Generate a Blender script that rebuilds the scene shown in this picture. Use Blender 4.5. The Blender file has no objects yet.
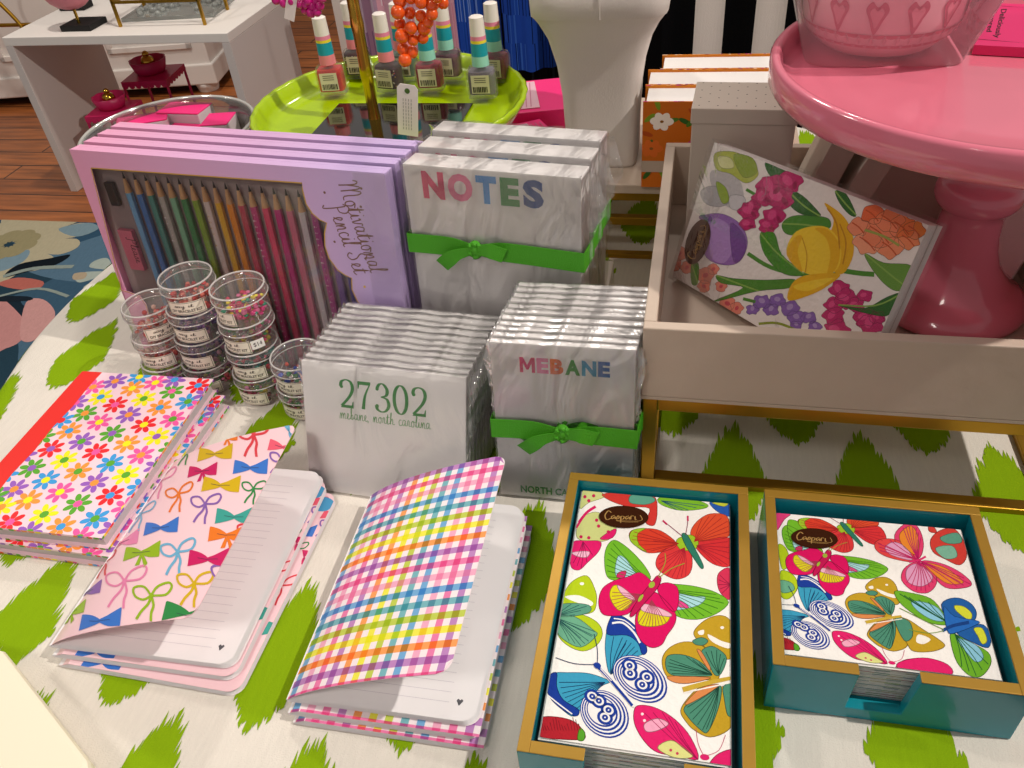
import bpy, math, random
import numpy as np
from mathutils import Vector, Matrix
PI = math.pi
scene = bpy.context.scene
COL = scene.collection
# ------------------------------------------------------------------ camera, light, exposure
# world: table top is z = 0, floor is z = -0.75, metres; x runs along the front of the white tray
FPX = 830.0
_P, _R, _Y, CAMH = math.radians(39.5), math.radians(5.7), math.radians(14.7), 0.53
fw = np.array([0, math.cos(_P), -math.sin(_P)])
_r0 = np.array([1.0, 0, 0]); _u0 = np.cross(_r0, fw)
rt = math.cos(_R) * _r0 - math.sin(_R) * _u0
_M = np.array([[math.cos(_Y), -math.sin(_Y), 0], [math.sin(_Y), math.cos(_Y), 0], [0, 0, 1]])
fw = _M @ fw; rt = _M @ rt; up = np.cross(rt, fw)
CAMP = np.array([0, 0, CAMH])
cam_d = bpy.data.cameras.new('camera'); cam = bpy.data.objects.new('camera', cam_d); COL.objects.link(cam)
cam_d.sensor_width = 36; cam_d.lens = FPX / 1024 * 36; cam_d.clip_start = 0.02; cam_d.clip_end = 60
m = Matrix(((rt[0], up[0], -fw[0], 0), (rt[1], up[1], -fw[1], 0), (rt[2], up[2], -fw[2], CAMH), (0, 0, 0, 1)))
cam.matrix_world = m
scene.camera = cam
scene.view_settings.view_transform = 'Standard'; scene.view_settings.look = 'None'
scene.view_settings.gamma = 1.0; scene.view_settings.use_curve_mapping = False
scene.view_settings.exposure = 0.0
scene.cycles.transparent_max_bounces = 40
scene.cycles.max_bounces = 10

w = bpy.data.worlds.new('world'); scene.world = w; w.use_nodes = True
bg = w.node_tree.nodes['Background']; bg.inputs[0].default_value = (1.0, 0.91, 0.86, 1); bg.inputs[1].default_value = 0.265

def spot(name, loc, target, energy, size, color=(1, .92, .83), ang=80, blend=.5):
    d = bpy.data.lights.new(name, 'SPOT'); d.energy = energy; d.shadow_soft_size = size; d.color = color
    d.spot_size = math.radians(ang); d.spot_blend = blend
    o = bpy.data.objects.new(name, d); COL.objects.link(o); o.location = loc
    o.rotation_euler = (Vector(target) - Vector(loc)).to_track_quat('-Z', 'Y').to_euler()
    return o
spot('ceiling_spot_key', (1.60, .42, 2.2), (-.1, .5, 0), 196, .03)
spot('fill_spot_rear', (-.75, 2.2, 2.1), (-.50, .55, 0), 62, .10, ang=34)  # weak top fill added from behind, its cone aimed left of the tray
spot('fill_spot_front', (-.75, -.9, 2.0), (-.36, .50, .05), 84, .28, ang=21)  # fill added to brighten the pad fronts, cone narrowed to miss the tray
spot('ceiling_spot_left', (-1.7, .9, 2.0), (-.6, .5, 0), 36, .06)
spot('ceiling_spot_far', (-1.4, 2.3, 2.0), (-1.9, 2.8, -.4), 95, .06, ang=100)
spot('ceiling_spot_aisle', (-2.6, 1.2, 2.0), (-2.3, 2.0, -.75), 50, .06, ang=110)
spot('ceiling_spot_back', (.1, 2.6, 2.0), (-.2, 1.6, -.2), 22, .06, ang=100)

# ------------------------------------------------------------------ pixel helpers (a photo pixel seen on a real surface)
def ray(px, py): return fw + rt * (px - 512) / FPX + up * (384 - py) / FPX
def at(px, py, z=0.0):
    d = ray(px, py); return CAMP + d * (z - CAMH) / d[2]
def onp(px, py, O, ex, ey):
    """(u, v) of the photo pixel on the plane O + u ex + v ey"""
    d = ray(px, py); A = np.array([ex, ey, -d]).T
    s = np.linalg.solve(A, CAMP - np.array(O)); return float(s[0]), float(s[1])
def lin(c):
    if isinstance(c, str):
        c = tuple(int(c[i:i + 2], 16) / 255 for i in (0, 2, 4))
    return tuple((x / 12.92 if x <= .04045 else ((x + .055) / 1.055) ** 2.4) for x in c[:3])

# ------------------------------------------------------------------ materials
def mat(name, color='ffffff', rough=.5, metal=0, spec=.5, coat=0, bump=0, bscale=200, var=0, vscale=8, trans=0, ior=1.45, alpha=1, emit=None, stretch=None, sss=0):
    m = bpy.data.materials.new(name); m.use_nodes = True; nt = m.node_tree; b = nt.nodes['Principled BSDF']
    col = lin(color) + (1,)
    b.inputs['Base Color'].default_value = col
    b.inputs['Roughness'].default_value = rough; b.inputs['Metallic'].default_value = metal
    b.inputs['Specular IOR Level'].default_value = spec; b.inputs['Coat Weight'].default_value = coat; b.inputs['Coat Roughness'].default_value = .08
    b.inputs['Transmission Weight'].default_value = trans; b.inputs['IOR'].default_value = ior; b.inputs['Alpha'].default_value = alpha
    if sss: b.inputs['Subsurface Weight'].default_value = sss
    tc = nt.nodes.new('ShaderNodeTexCoord')
    src = tc.outputs['Object']
    if stretch:
        mp = nt.nodes.new('ShaderNodeMapping'); mp.inputs['Scale'].default_value = stretch; nt.links.new(src, mp.inputs[0]); src = mp.outputs[0]
    if bump:
        n = nt.nodes.new('ShaderNodeTexNoise'); n.inputs['Scale'].default_value = bscale; n.inputs['Detail'].default_value = 4
        bp = nt.nodes.new('ShaderNodeBump'); bp.inputs['Strength'].default_value = bump; bp.inputs['Distance'].default_value = .002
        nt.links.new(src, n.inputs['Vector']); nt.links.new(n.outputs[0], bp.inputs['Height']); nt.links.new(bp.outputs[0], b.inputs['Normal'])
    if var:
        n = nt.nodes.new('ShaderNodeTexNoise'); n.inputs['Scale'].default_value = vscale; n.inputs['Detail'].default_value = 5
        mx = nt.nodes.new('ShaderNodeMix'); mx.data_type = 'RGBA'; mx.inputs[6].default_value = tuple(c * (1 - var) for c in col[:3]) + (1,)
        mx.inputs[7].default_value = tuple(min(1, c * (1 + var * .6)) for c in col[:3]) + (1,)
        nt.links.new(src, n.inputs['Vector']); nt.links.new(n.outputs[0], mx.inputs[0]); nt.links.new(mx.outputs[2], b.inputs['Base Color'])
    if emit:
        b.inputs['Emission Color'].default_value = lin(emit) + (1,); b.inputs['Emission Strength'].default_value = 1
    return m
def printed(name, rough=.5, coat=0, bump=.0, bscale=300, spec=.4, weave=0):
    m = mat(name, 'ffffff', rough, coat=coat, bump=bump, bscale=bscale, spec=spec); nt = m.node_tree
    a = nt.nodes.new('ShaderNodeAttribute'); a.attribute_name = 'Col'
    b = nt.nodes['Principled BSDF']
    if weave:
        tc = nt.nodes.new('ShaderNodeTexCoord'); n = nt.nodes.new('ShaderNodeTexNoise'); n.inputs['Scale'].default_value = 60; n.inputs['Detail'].default_value = 8
        mp = nt.nodes.new('ShaderNodeMapping'); mp.inputs['Scale'].default_value = (6, .8, 1)
        nt.links.new(tc.outputs['Object'], mp.inputs[0]); nt.links.new(mp.outputs[0], n.inputs['Vector'])
        mr = nt.nodes.new('ShaderNodeMapRange'); mr.inputs[3].default_value = 1 - weave; mr.inputs[4].default_value = 1 + weave * .5
        nt.links.new(n.outputs[0], mr.inputs[0])
        v = nt.nodes.new('ShaderNodeVectorMath'); v.operation = 'SCALE'; nt.links.new(a.outputs['Color'], v.inputs[0]); nt.links.new(mr.outputs[0], v.inputs['Scale'])
        nt.links.new(v.outputs[0], b.inputs['Base Color'])
    else: nt.links.new(a.outputs['Color'], b.inputs['Base Color'])
    return m
def plastic(name, tint='ffffff', gloss=.1, milk=.03, bump=.6, bscale=25, stretch=(1, 1, 1), rough=.06, fres=.9):
    """thin clear film: mostly transparent, some mirror, a little milk"""
    m = bpy.data.materials.new(name); m.use_nodes = True; nt = m.node_tree
    for n in list(nt.nodes): nt.nodes.remove(n)
    out = nt.nodes.new('ShaderNodeOutputMaterial'); tr = nt.nodes.new('ShaderNodeBsdfTransparent'); tr.inputs[0].default_value = lin(tint) + (1,)
    gl = nt.nodes.new('ShaderNodeBsdfGlossy'); gl.inputs['Roughness'].default_value = rough
    df = nt.nodes.new('ShaderNodeBsdfDiffuse'); df.inputs[0].default_value = (.9, .9, .9, 1)
    m1 = nt.nodes.new('ShaderNodeMixShader'); m2 = nt.nodes.new('ShaderNodeMixShader')
    fr = nt.nodes.new('ShaderNodeFresnel'); fr.inputs[0].default_value = 1.4
    ad = nt.nodes.new('ShaderNodeMath'); ad.operation = 'MULTIPLY_ADD'; ad.inputs[1].default_value = fres; ad.inputs[2].default_value = gloss * .4
    tc = nt.nodes.new('ShaderNodeTexCoord'); mp = nt.nodes.new('ShaderNodeMapping'); mp.inputs['Scale'].default_value = stretch
    nz = nt.nodes.new('ShaderNodeTexNoise'); nz.inputs['Scale'].default_value = bscale; nz.inputs['Detail'].default_value = 3; nz.inputs['Distortion'].default_value = 1.2
    bp = nt.nodes.new('ShaderNodeBump'); bp.inputs['Strength'].default_value = bump; bp.inputs['Distance'].default_value = .004
    L = nt.links.new
    L(tc.outputs['Object'], mp.inputs[0]); L(mp.outputs[0], nz.inputs['Vector']); L(nz.outputs[0], bp.inputs['Height']); L(bp.outputs[0], gl.inputs['Normal']); L(bp.outputs[0], fr.inputs['Normal'])
    L(fr.outputs[0], ad.inputs[0]); L(ad.outputs[0], m1.inputs[0]); L(tr.outputs[0], m1.inputs[1]); L(gl.outputs[0], m1.inputs[2])
    m2.inputs[0].default_value = milk; L(m1.outputs[0], m2.inputs[1]); L(df.outputs[0], m2.inputs[2]); L(m2.outputs[0], out.inputs[0])
    return m

M = {}
M['paper'] = mat('paper', 'f4f0ee', .75, bump=.15, bscale=400)
M['print'] = printed('print', .6)
M['print_gloss'] = printed('print_gloss', .35, coat=.25)
M['napkin'] = printed('napkin_print', .85, bump=.5, bscale=260, spec=.1)
M['cloth'] = printed('cloth_print', .95, bump=.35, bscale=900, spec=.05, weave=.1)
M['film'] = plastic('clear_film', gloss=.22, milk=.012, bump=1.0, bscale=14, stretch=(2.2, 1, .8), rough=.22)
M['film2'] = plastic('crinkled_film', gloss=.3, milk=.14, bump=1, bscale=45)
M['wrap'] = plastic('napkin_wrap', gloss=.12, milk=.012, bump=.3, bscale=26, stretch=(1.5, 1, 1), fres=.4, rough=.09)
M['pouch'] = plastic('milky_pouch', 'f8e8ec', gloss=.1, milk=.2, bump=.3, bscale=12)
M['clear'] = plastic('clear_plastic', 'fdfcfb', gloss=.15, milk=.05, bump=.1, bscale=40, fres=.35)
M['glass'] = plastic('jar_glass', 'f6faf8', gloss=.15, milk=.03, bump=.1, bscale=10, rough=.03)
M['ribbon'] = mat('green_ribbon', '48a41a', .55, bump=.4, bscale=900)
M['gold'] = mat('gold_metal', 'b58a2c', .32, metal=.85, var=.12, vscale=30, bump=.08, bscale=60)
M['goldpaint'] = mat('gold_paint', 'b48c36', .4, metal=.45, var=.1, vscale=60)
M['brass'] = mat('brass', 'c9a040', .12, metal=1)
M['teal'] = mat('teal_lacquer', '0f8c9c', .22, coat=.15)
M['white_wood'] = mat('painted_white_wood', 'c8b6a6', .5, bump=.25, bscale=60, var=.07, vscale=30)
M['pink'] = mat('pink_ceramic', 'ee8098', .14, coat=.8)
M['magenta'] = mat('magenta_metal', 'c01e5a', .4)
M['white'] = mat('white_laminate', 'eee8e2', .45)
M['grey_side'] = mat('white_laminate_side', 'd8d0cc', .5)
M['spandex'] = mat('white_spandex', 'ddd6d0', .8, bump=.15, bscale=500)
M['lime'] = mat('lime_melamine', 'a8c800', .2, coat=.5)
M['blackmirror'] = mat('black_mirror', '050505', .03, coat=1, spec=1)
M['black'] = mat('black', '0a0a0c', .6)
M['rim_highlight'] = mat('rim_highlight', 'f0ecea', .08, alpha=.55, coat=.5)  # whitish tone stands in for highlights on the jar lids
M['hotpink'] = mat('hot_pink_card', 'f0257c', .35)
M['orange_bead'] = mat('orange_bead', 'f05a14', .2, coat=.5)
M['magenta_bead'] = mat('magenta_bead', 'c4107c', .3, coat=.4)
M['dotted'] = mat('cream_box', 'cdc0b3', .6)
M['cream'] = mat('cream_board', 'f2ead2', .5)

# ------------------------------------------------------------------ mesh builder
class MB:
    def __init__(s): s.v = []; s.f = []; s.mi = []; s.c = []; s.sm = []
    def add(s, vs, fs, mi=0, col=None, smooth=False):
        o = len(s.v); s.v.extend([tuple(map(float, v)) for v in vs])
        for f in fs: s.f.append([i + o for i in f]); s.mi.append(mi); s.c.append(col); s.sm.append(smooth)
    def box(s, a, b, mi=0, col=None):
        x0, y0, z0 = a; x1, y1, z1 = b
        s.add([(x0, y0, z0), (x1, y0, z0), (x1, y1, z0), (x0, y1, z0), (x0, y0, z1), (x1, y0, z1), (x1, y1, z1), (x0, y1, z1)],
              [(0, 3, 2, 1), (4, 5, 6, 7), (0, 1, 5, 4), (1, 2, 6, 5), (2, 3, 7, 6), (3, 0, 4, 7)], mi, col)
    def bar(s, p, q, r1, r2=None, n=4, mi=0, col=None, smooth=False, roll=PI / 4):
        s.tube([p, q], [r1, r1 if r2 is None else r2], n, mi, col, smooth, roll)
    def tube(s, pts, rad, n=10, mi=0, col=None, smooth=True, roll=0.0, closed=False):
        pts = [Vector(p) for p in pts]; k = len(pts)
        if not isinstance(rad, (list, tuple)): rad = [rad] * k
        vs = []; fs = []
        for i, p in enumerate(pts):
            if closed: t = pts[(i + 1) % k] - pts[i - 1]
            else: t = (pts[min(i + 1, k - 1)] - pts[max(i - 1, 0)])
            t.normalize()
            a = Vector((0, 0, 1)) if abs(t.z) < .9 else Vector((1, 0, 0))
            e1 = a.cross(t).normalized(); e2 = t.cross(e1)
            for j in range(n):
                g = 2 * PI * j / n + roll; vs.append(p + (e1 * math.cos(g) + e2 * math.sin(g)) * rad[i])
        rng = k if closed else k - 1
        for i in range(rng):
            for j in range(n):
                a0 = i * n + j; a1 = i * n + (j + 1) % n; b0 = ((i + 1) % k) * n + j; b1 = ((i + 1) % k) * n + (j + 1) % n
                fs.append((a0, a1, b1, b0))
        s.add(vs, fs, mi, col, smooth)
        if not closed:
            s.add(vs[:n], [tuple(range(n))[::-1]], mi, col); s.add(vs[-n:], [tuple(range(n))], mi, col)
    def lathe(s, prof, c=(0, 0, 0), n=48, mi=0, col=None, smooth=True, fn=None):
        vs = []; fs = []; k = len(prof)
        for r, z in prof:
            for j in range(n):
                a = 2 * PI * j / n; rr = r * (fn(a, z) if fn else 1)
                vs.append((c[0] + rr * math.cos(a), c[1] + rr * math.sin(a), c[2] + z))
        for i in range(k - 1):
            for j in range(n): fs.append((i * n + j, i * n + (j + 1) % n, (i + 1) * n + (j + 1) % n, (i + 1) * n + j))
        s.add(vs, fs, mi, col, smooth)
    def prism(s, poly, z0, z1, mi=0, col=None, mp=None):
        n = len(poly); mp = mp or (lambda x, y, z: (x, y, z))
        s.add([mp(x, y, z0) for x, y in poly] + [mp(x, y, z1) for x, y in poly],
              [tuple(range(n))[::-1], tuple(range(n, 2 * n))] + [(i, (i + 1) % n, n + (i + 1) % n, n + i) for i in range(n)], mi, col)
    def grid(s, fn, nu, nv, mi=0, col=None, smooth=True):
        vs = [fn(i / nu, j / nv) for j in range(nv + 1) for i in range(nu + 1)]
        fs = [(j * (nu + 1) + i, j * (nu + 1) + i + 1, (j + 1) * (nu + 1) + i + 1, (j + 1) * (nu + 1) + i) for j in range(nv) for i in range(nu)]
        s.add(vs, fs, mi, col, smooth)
    def sphere(s, c, r, n=10, mi=0, col=None, sc=(1, 1, 1)):
        vs = []; fs = []; k = max(4, n // 2)
        for i in range(k + 1):
            t = PI * i / k
            for j in range(n):
                a = 2 * PI * j / n; vs.append((c[0] + r * sc[0] * math.sin(t) * math.cos(a), c[1] + r * sc[1] * math.sin(t) * math.sin(a), c[2] + r * sc[2] * math.cos(t)))
        for i in range(k):
            for j in range(n): fs.append((i * n + j, (i + 1) * n + j, (i + 1) * n + (j + 1) % n, i * n + (j + 1) % n))
        s.add(vs, fs, mi, col, True)
    def build(s, name, mats, parent=None, bevel=0, seg=2, loc=None, rot=None, solid=0, subs=0):
        me = bpy.data.meshes.new(name)
        me.from_pydata(s.v, [], s.f)
        if not isinstance(mats, (list, tuple)): mats = [mats]
        for mm in mats: me.materials.append(M[mm] if isinstance(mm, str) else mm)
        me.polygons.foreach_set('material_index', s.mi); me.polygons.foreach_set('use_smooth', s.sm)
        if any(c is not None for c in s.c):
            at_ = me.color_attributes.new('Col', 'FLOAT_COLOR', 'CORNER'); buf = []
            for f, c in zip(s.f, s.c):
                c = c if c is not None else (.9, .87, .85); buf.extend(tuple(c[:3]) * 1 + (1.0,) if False else list(c[:3]) + [1.0] if len(f) == 0 else (list(c[:3]) + [1.0]) * len(f))
            at_.data.foreach_set('color', buf)
        me.update()
        o = bpy.data.objects.new(name, me); COL.objects.link(o)
        if parent: o.parent = parent
        if loc is not None: o.location = loc
        if rot is not None: o.rotation_euler = rot
        if solid: md = o.modifiers.new('solid', 'SOLIDIFY'); md.thickness = solid
        if bevel: md = o.modifiers.new('bevel', 'BEVEL'); md.width = bevel; md.segments = seg; md.limit_method = 'ANGLE'; md.angle_limit = math.radians(40)
        if subs: md = o.modifiers.new('subs', 'SUBSURF'); md.levels = subs; md.render_levels = subs
        return o
def tag(o, label=None, cat=None, group=None, kind=None):
    if label: o['label'] = label
    if cat: o['category'] = cat
    if group: o['group'] = group
    if kind: o['kind'] = kind
    return o
def thing(name, label, cat, loc=(0, 0, 0), rz=0, group=None, rx=0, ry=0):
    o = bpy.data.objects.new(name, None); o.empty_display_size = .02; COL.objects.link(o); o.location = loc; o.rotation_euler = (rx, ry, rz)
    return tag(o, label, cat, group)
def dup(root, loc=None, rot=None, label=None, group=None):
    r = root.copy(); COL.objects.link(r)
    if loc is not None: r.location = loc
    if rot is not None: r.rotation_euler = rot
    if label: r['label'] = label
    if group: r['group'] = group
    for ch in [c for c in scene.objects if c.parent == root]:
        c = ch.copy(); COL.objects.link(c); c.parent = r
        for g in [x for x in scene.objects if x.parent == ch]:
            d = g.copy(); COL.objects.link(d); d.parent = c
    return r

# ------------------------------------------------------------------ print patterns
def catmull(pts, closed=True, k=5):
    P = [np.array(p, float) for p in pts]; n = len(P); out = []
    for i in range(n if closed else n - 1):
        p0 = P[(i - 1) % n] if closed or i > 0 else P[0]; p1 = P[i]; p2 = P[(i + 1) % n]; p3 = P[(i + 2) % n] if closed or i + 2 < n else P[-1]
        for j in range(k):
            t = j / k; out.append(.5 * ((2 * p1) + (p2 - p0) * t + (2 * p0 - 5 * p1 + 4 * p2 - p3) * t * t + (3 * p1 - p0 - 3 * p2 + p3) * t ** 3))
    if not closed: out.append(P[-1])
    return [tuple(p) for p in out]
def clip(poly, x0, y0, x1, y1):
    for ax, lim, sg in ((0, x0, 1), (0, x1, -1), (1, y0, 1), (1, y1, -1)):
        out = []; n = len(poly)
        for i in range(n):
            a = poly[i - 1]; b = poly[i]; ia = (a[ax] - lim) * sg >= 0; ib = (b[ax] - lim) * sg >= 0
            if ia != ib:
                t = (lim - a[ax]) / (b[ax] - a[ax]); out.append((a[0] + (b[0] - a[0]) * t, a[1] + (b[1] - a[1]) * t))
            if ib: out.append(b)
        poly = out
        if len(poly) < 3: return []
    return poly
class Pat:
    def __init__(s, T=None, rect=None): s.T = T or (lambda x, y: (x, y)); s.rect = rect; s.items = []; s.l = 0
    def poly(s, pts, col, l=None):
        P = [s.T(*p) for p in pts]
        if s.rect: P = clip(P, *s.rect)
        if len(P) >= 3: s.items.append((P, lin(col), s.l if l is None else l))
    outl = None
    def blob(s, pts, col, l=None, k=4):
        C_ = catmull(pts, True, k); s.poly(C_, col, l)
        if s.outl and col not in s.outl[1]:
            d = tuple(int(col[i:i + 2], 16) for i in (0, 2, 4)); dk = '%02x%02x%02x' % tuple(int(x * .55) for x in d); s.ring(C_, s.outl[0], dk, (s.l if l is None else l) + .45, smooth=False)
    def ring(s, C_, wd, col, l, smooth=False):
        P = [s.T(*q) for q in C_]; T = s.T; s.T = lambda x, y: (x, y); s.stroke(P + [P[0]], wd, col, l, smooth=False); s.T = T
    def stroke(s, pts, wd, col, l=None, smooth=True, k=4):
        if smooth and len(pts) > 2: pts = catmull(pts, False, k)
        n = len(pts); L = []; Rr = []
        for i, p in enumerate(pts):
            a = pts[max(i - 1, 0)]; b = pts[min(i + 1, n - 1)]; dx, dy = b[0] - a[0], b[1] - a[1]; q = math.hypot(dx, dy) or 1
            ww = wd(i / (n - 1), (dx / q, dy / q)) if callable(wd) else wd
            L.append((p[0] - dy / q * ww / 2, p[1] + dx / q * ww / 2)); Rr.append((p[0] + dy / q * ww / 2, p[1] - dx / q * ww / 2))
        for i in range(n - 1): s.poly([L[i], L[i + 1], Rr[i + 1], Rr[i]], col, l)
    def ell(s, c, rx, ry, col, ang=0, l=None, n=16):
        ca, sa = math.cos(ang), math.sin(ang)
        s.poly([(c[0] + rx * math.cos(t) * ca - ry * math.sin(t) * sa, c[1] + rx * math.cos(t) * sa + ry * math.sin(t) * ca) for t in [2 * PI * i / n for i in range(n)]], col, l)
    def text(s, txt, bbox, col, bold=0, l=None, shear=0):
        """text fitted to (x0, y0, x1, y1) of the pattern's own coordinates; y0 is the baseline side"""
        x0, y0, x1, y1 = bbox
        for tri in text_polys(txt, bold, shear): s.poly([(x0 + (x1 - x0) * a, y0 + (y1 - y0) * b) for a, b in tri], col, l)
    def letter(s, ch, bbox, col, bold, l=1):
        if ch == 'M':
            x0, y0, x1, y1 = bbox; P = [(0, 0), (0, 1), (.24, 1), (.5, .50), (.76, 1), (1, 1), (1, 0), (.78, 0), (.78, .60), (.57, .20), (.43, .20), (.22, .60), (.22, 0)]
            s.poly([(x0 + (x1 - x0) * a, y0 + (y1 - y0) * b) for a, b in P], col, l)
        else: s.text(ch, bbox, col, bold, l)
    def emit(s, mb, mp, eps=5e-5, mi=0, base=1):
        """mp(u, v, h) -> point with h metres above the surface"""
        for i_, (P, c, l) in enumerate(s.items): mb.add([mp(u, v, (l + base + .45 * i_ / len(s.items)) * eps) for u, v in P], [tuple(range(len(P)))], mi, c)
_tc = {}
def text_polys(txt, bold=0, shear=0):
    k = (txt, bold, shear)
    if k not in _tc:
        cu = bpy.data.curves.new('t', 'FONT'); cu.body = txt; cu.offset = bold; cu.shear = shear; cu.resolution_u = 3
        o = bpy.data.objects.new('t', cu); COL.objects.link(o)
        me = o.to_mesh(); V = [(v.co.x, v.co.y) for v in me.vertices]; F = [[V[i] for i in p.vertices] for p in me.polygons]
        o.to_mesh_clear(); bpy.data.objects.remove(o); bpy.data.curves.remove(cu)
        xs = [v[0] for v in V]; ys = [v[1] for v in V]; a, b, c, d = min(xs), min(ys), max(xs), max(ys)
        _tc[k] = [[((x - a) / (c - a), (y - b) / (d - b)) for x, y in f] for f in F]
    return _tc[k]
# a small joined handwriting: letter -> (advance, strokes)
_HW = {'m': (1.5, [[(0, 0), (.1, .6), (.25, 1), (.35, .6), (.33, 0)], [(.33, .3), (.6, 1), (.75, .7), (.72, 0)], [(.72, .3), (1, 1), (1.15, .7), (1.12, .1), (1.4, 0)]]),
       'n': (1.1, [[(0, 0), (.1, .6), (.25, 1), (.3, 0)], [(.3, .3), (.6, 1), (.75, .7), (.72, .1), (1, 0)]]),
       'e': (.8, [[(0, .1), (.3, .45), (.45, .8), (.25, 1), (.1, .5), (.3, 0), (.8, .15)]]),
       'b': (.85, [[(0, .1), (.35, 1.6), (.2, 2), (.15, 1), (.2, .1), (.5, .1), (.55, .7), (.3, .8), (.25, .5)], [(.5, .1), (.85, .3)]]),
       'a': (1, [[(.6, .9), (.25, 1), (.05, .4), (.25, 0), (.55, .4), (.65, .95), (.62, .1), (1, .1)]]),
       'o': (.95, [[(.4, 1), (.1, .7), (.15, .1), (.5, 0), (.65, .6), (.4, 1), (.95, .8)]]),
       'r': (.8, [[(0, .1), (.2, 1), (.45, .85), (.4, .1), (.8, .1)]]),
       't': (.75, [[(0, .1), (.35, 1.7), (.2, .2), (.4, 0), (.75, .2)], [(0, 1.1), (.65, 1.2)]]),
       'h': (1, [[(0, .1), (.35, 1.7), (.25, 2), (.15, 1), (.12, 0)], [(.12, .3), (.45, 1), (.6, .6), (.6, 0), (1, .1)]]),
       'c': (.8, [[(.6, .85), (.35, 1), (.1, .6), (.2, .05), (.5, 0), (.8, .2)]]),
       'l': (.55, [[(0, .1), (.35, 1.6), (.25, 2), (.12, 1), (.2, .05), (.55, .1)]]),
       'i': (.55, [[(0, .1), (.2, 1), (.18, .1), (.55, .1)], [(.22, 1.4), (.26, 1.5)]]),
       'v': (.9, [[(0, .8), (.15, 1), (.3, 0), (.55, .5), (.65, 1), (.9, .9)]]),
       's': (.75, [[(0, .1), (.35, 1), (.55, .4), (.3, 0), (.05, .15)], [(.45, .1), (.75, .15)]]),
       'p': (1, [[(0, .1), (.25, 1), (.1, -1)], [(.2, .7), (.5, 1), (.7, .6), (.45, 0), (.2, .2)], [(.55, .1), (1, .15)]]),
       'y': (.9, [[(0, .9), (.15, .2), (.4, .1), (.6, 1), (.5, -.6), (.2, -1), (.15, -.5), (.9, .2)]]),
       'M': (2.1, [[(-.1, 1.6), (.1, 2), (.35, 1.7), (.3, .8), (.2, 0)], [(.3, .8), (.7, 2), (.95, 1.7), (.9, 0)], [(.92, .9), (1.3, 2), (1.6, 1.6), (1.55, .2), (2, 0)]]),
       'P': (1.4, [[(.3, 1.8), (.3, .6), (.15, -.6), (-.2, -.4)], [(0, 1.6), (.5, 2.1), (1.1, 1.7), (.9, 1), (.3, .9)]]),
       'S': (1.4, [[(1, 1.7), (.6, 2.1), (.3, 1.5), (.8, .9), (.9, .3), (.4, 0), (0, .3), (.2, .6)]]),
       'C': (1.5, [[(1.1, 1.5), (.9, 2), (.4, 1.8), (.1, .8), (.4, 0), (1, .1), (1.4, .5)]]),
       ',': (.3, [[(.05, .1), (0, -.3)]]), ' ': (.8, [])}
def handwriting(pat, txt, x, y, h, wd, col, total=None, T=None, l=None, ang=0):
    adv = sum(_HW[c][0] for c in txt); k = (total / adv) if total else h
    cx = 0; ca, sa = math.cos(ang), math.sin(ang)
    for ch in txt:
        a, st = _HW[ch]
        for s_ in st:
            pts = []
            for px, py in s_:
                X = (cx + px) * k; Y = py * h; pts.append((x + X * ca - Y * sa, y + X * sa + Y * ca))
            pat.stroke(pts, wd, col, l, k=3)
        cx += a
def arr(*v): return np.array(v, float)
# ------------------------------------------------------------------ the setting
def struct(name, mb, m, **k): return tag(mb.build(name, m, **k), kind='structure')
def wood_floor():
    m = bpy.data.materials.new('wood_floor'); m.use_nodes = True; nt = m.node_tree; b = nt.nodes['Principled BSDF']; L = nt.links.new
    tc = nt.nodes.new('ShaderNodeTexCoord'); mp = nt.nodes.new('ShaderNodeMapping'); mp.inputs['Scale'].default_value = (1, 1, 1); L(tc.outputs['Object'], mp.inputs[0])
    br = nt.nodes.new('ShaderNodeTexBrick'); br.inputs['Scale'].default_value = 1; br.inputs['Brick Width'].default_value = 1.3; br.inputs['Row Height'].default_value = .12; br.inputs['Mortar Size'].default_value = .004
    br.inputs['Color1'].default_value = lin('b8703a') + (1,); br.inputs['Color2'].default_value = lin('9c5c30') + (1,); br.inputs['Mortar'].default_value = lin('3a1e0e') + (1,)
    nz = nt.nodes.new('ShaderNodeTexNoise'); nz.inputs['Scale'].default_value = 7; nz.inputs['Detail'].default_value = 8
    m2 = nt.nodes.new('ShaderNodeMapping'); m2.inputs['Scale'].default_value = (.6, 6, 1); L(tc.outputs['Object'], m2.inputs[0]); L(m2.outputs[0], nz.inputs['Vector'])
    mx = nt.nodes.new('ShaderNodeMix'); mx.data_type = 'RGBA'; mx.blend_type = 'MULTIPLY'; mx.inputs[0].default_value = .7
    cr = nt.nodes.new('ShaderNodeValToRGB'); cr.color_ramp.elements[0].position = .3; cr.color_ramp.elements[0].color = (.35, .3, .28, 1); cr.color_ramp.elements[1].position = .65; cr.color_ramp.elements[1].color = (1.3, 1.2, 1.1, 1)
    L(mp.outputs[0], br.inputs[0]); L(nz.outputs[0], cr.inputs[0]); L(br.outputs[0], mx.inputs[6]); L(cr.outputs[0], mx.inputs[7]); L(mx.outputs[2], b.inputs['Base Color'])
    b.inputs['Roughness'].default_value = .35
    return m
M['floor'] = wood_floor()
mb = MB(); mb.box((-5, -2, -.8), (3.5, 6.2, -.75)); struct('floor', mb, 'floor')
mb = MB(); mb.box((-5, 6.1, -.75), (3.5, 6.2, 2.1)); struct('wall_back', mb, mat('back_wall', 'cfc4ba', .8))
mb = MB(); mb.box((-5.1, -2, -.75), (-5, 6.2, 2.1)); struct('wall_left', mb, mat('side_wall', 'cfc4ba', .8))
mb = MB(); mb.box((-5, 6.07, -.75), (3.5, 6.1, -.6)); struct('baseboard_back', mb, 'white', bevel=.005)

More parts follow.
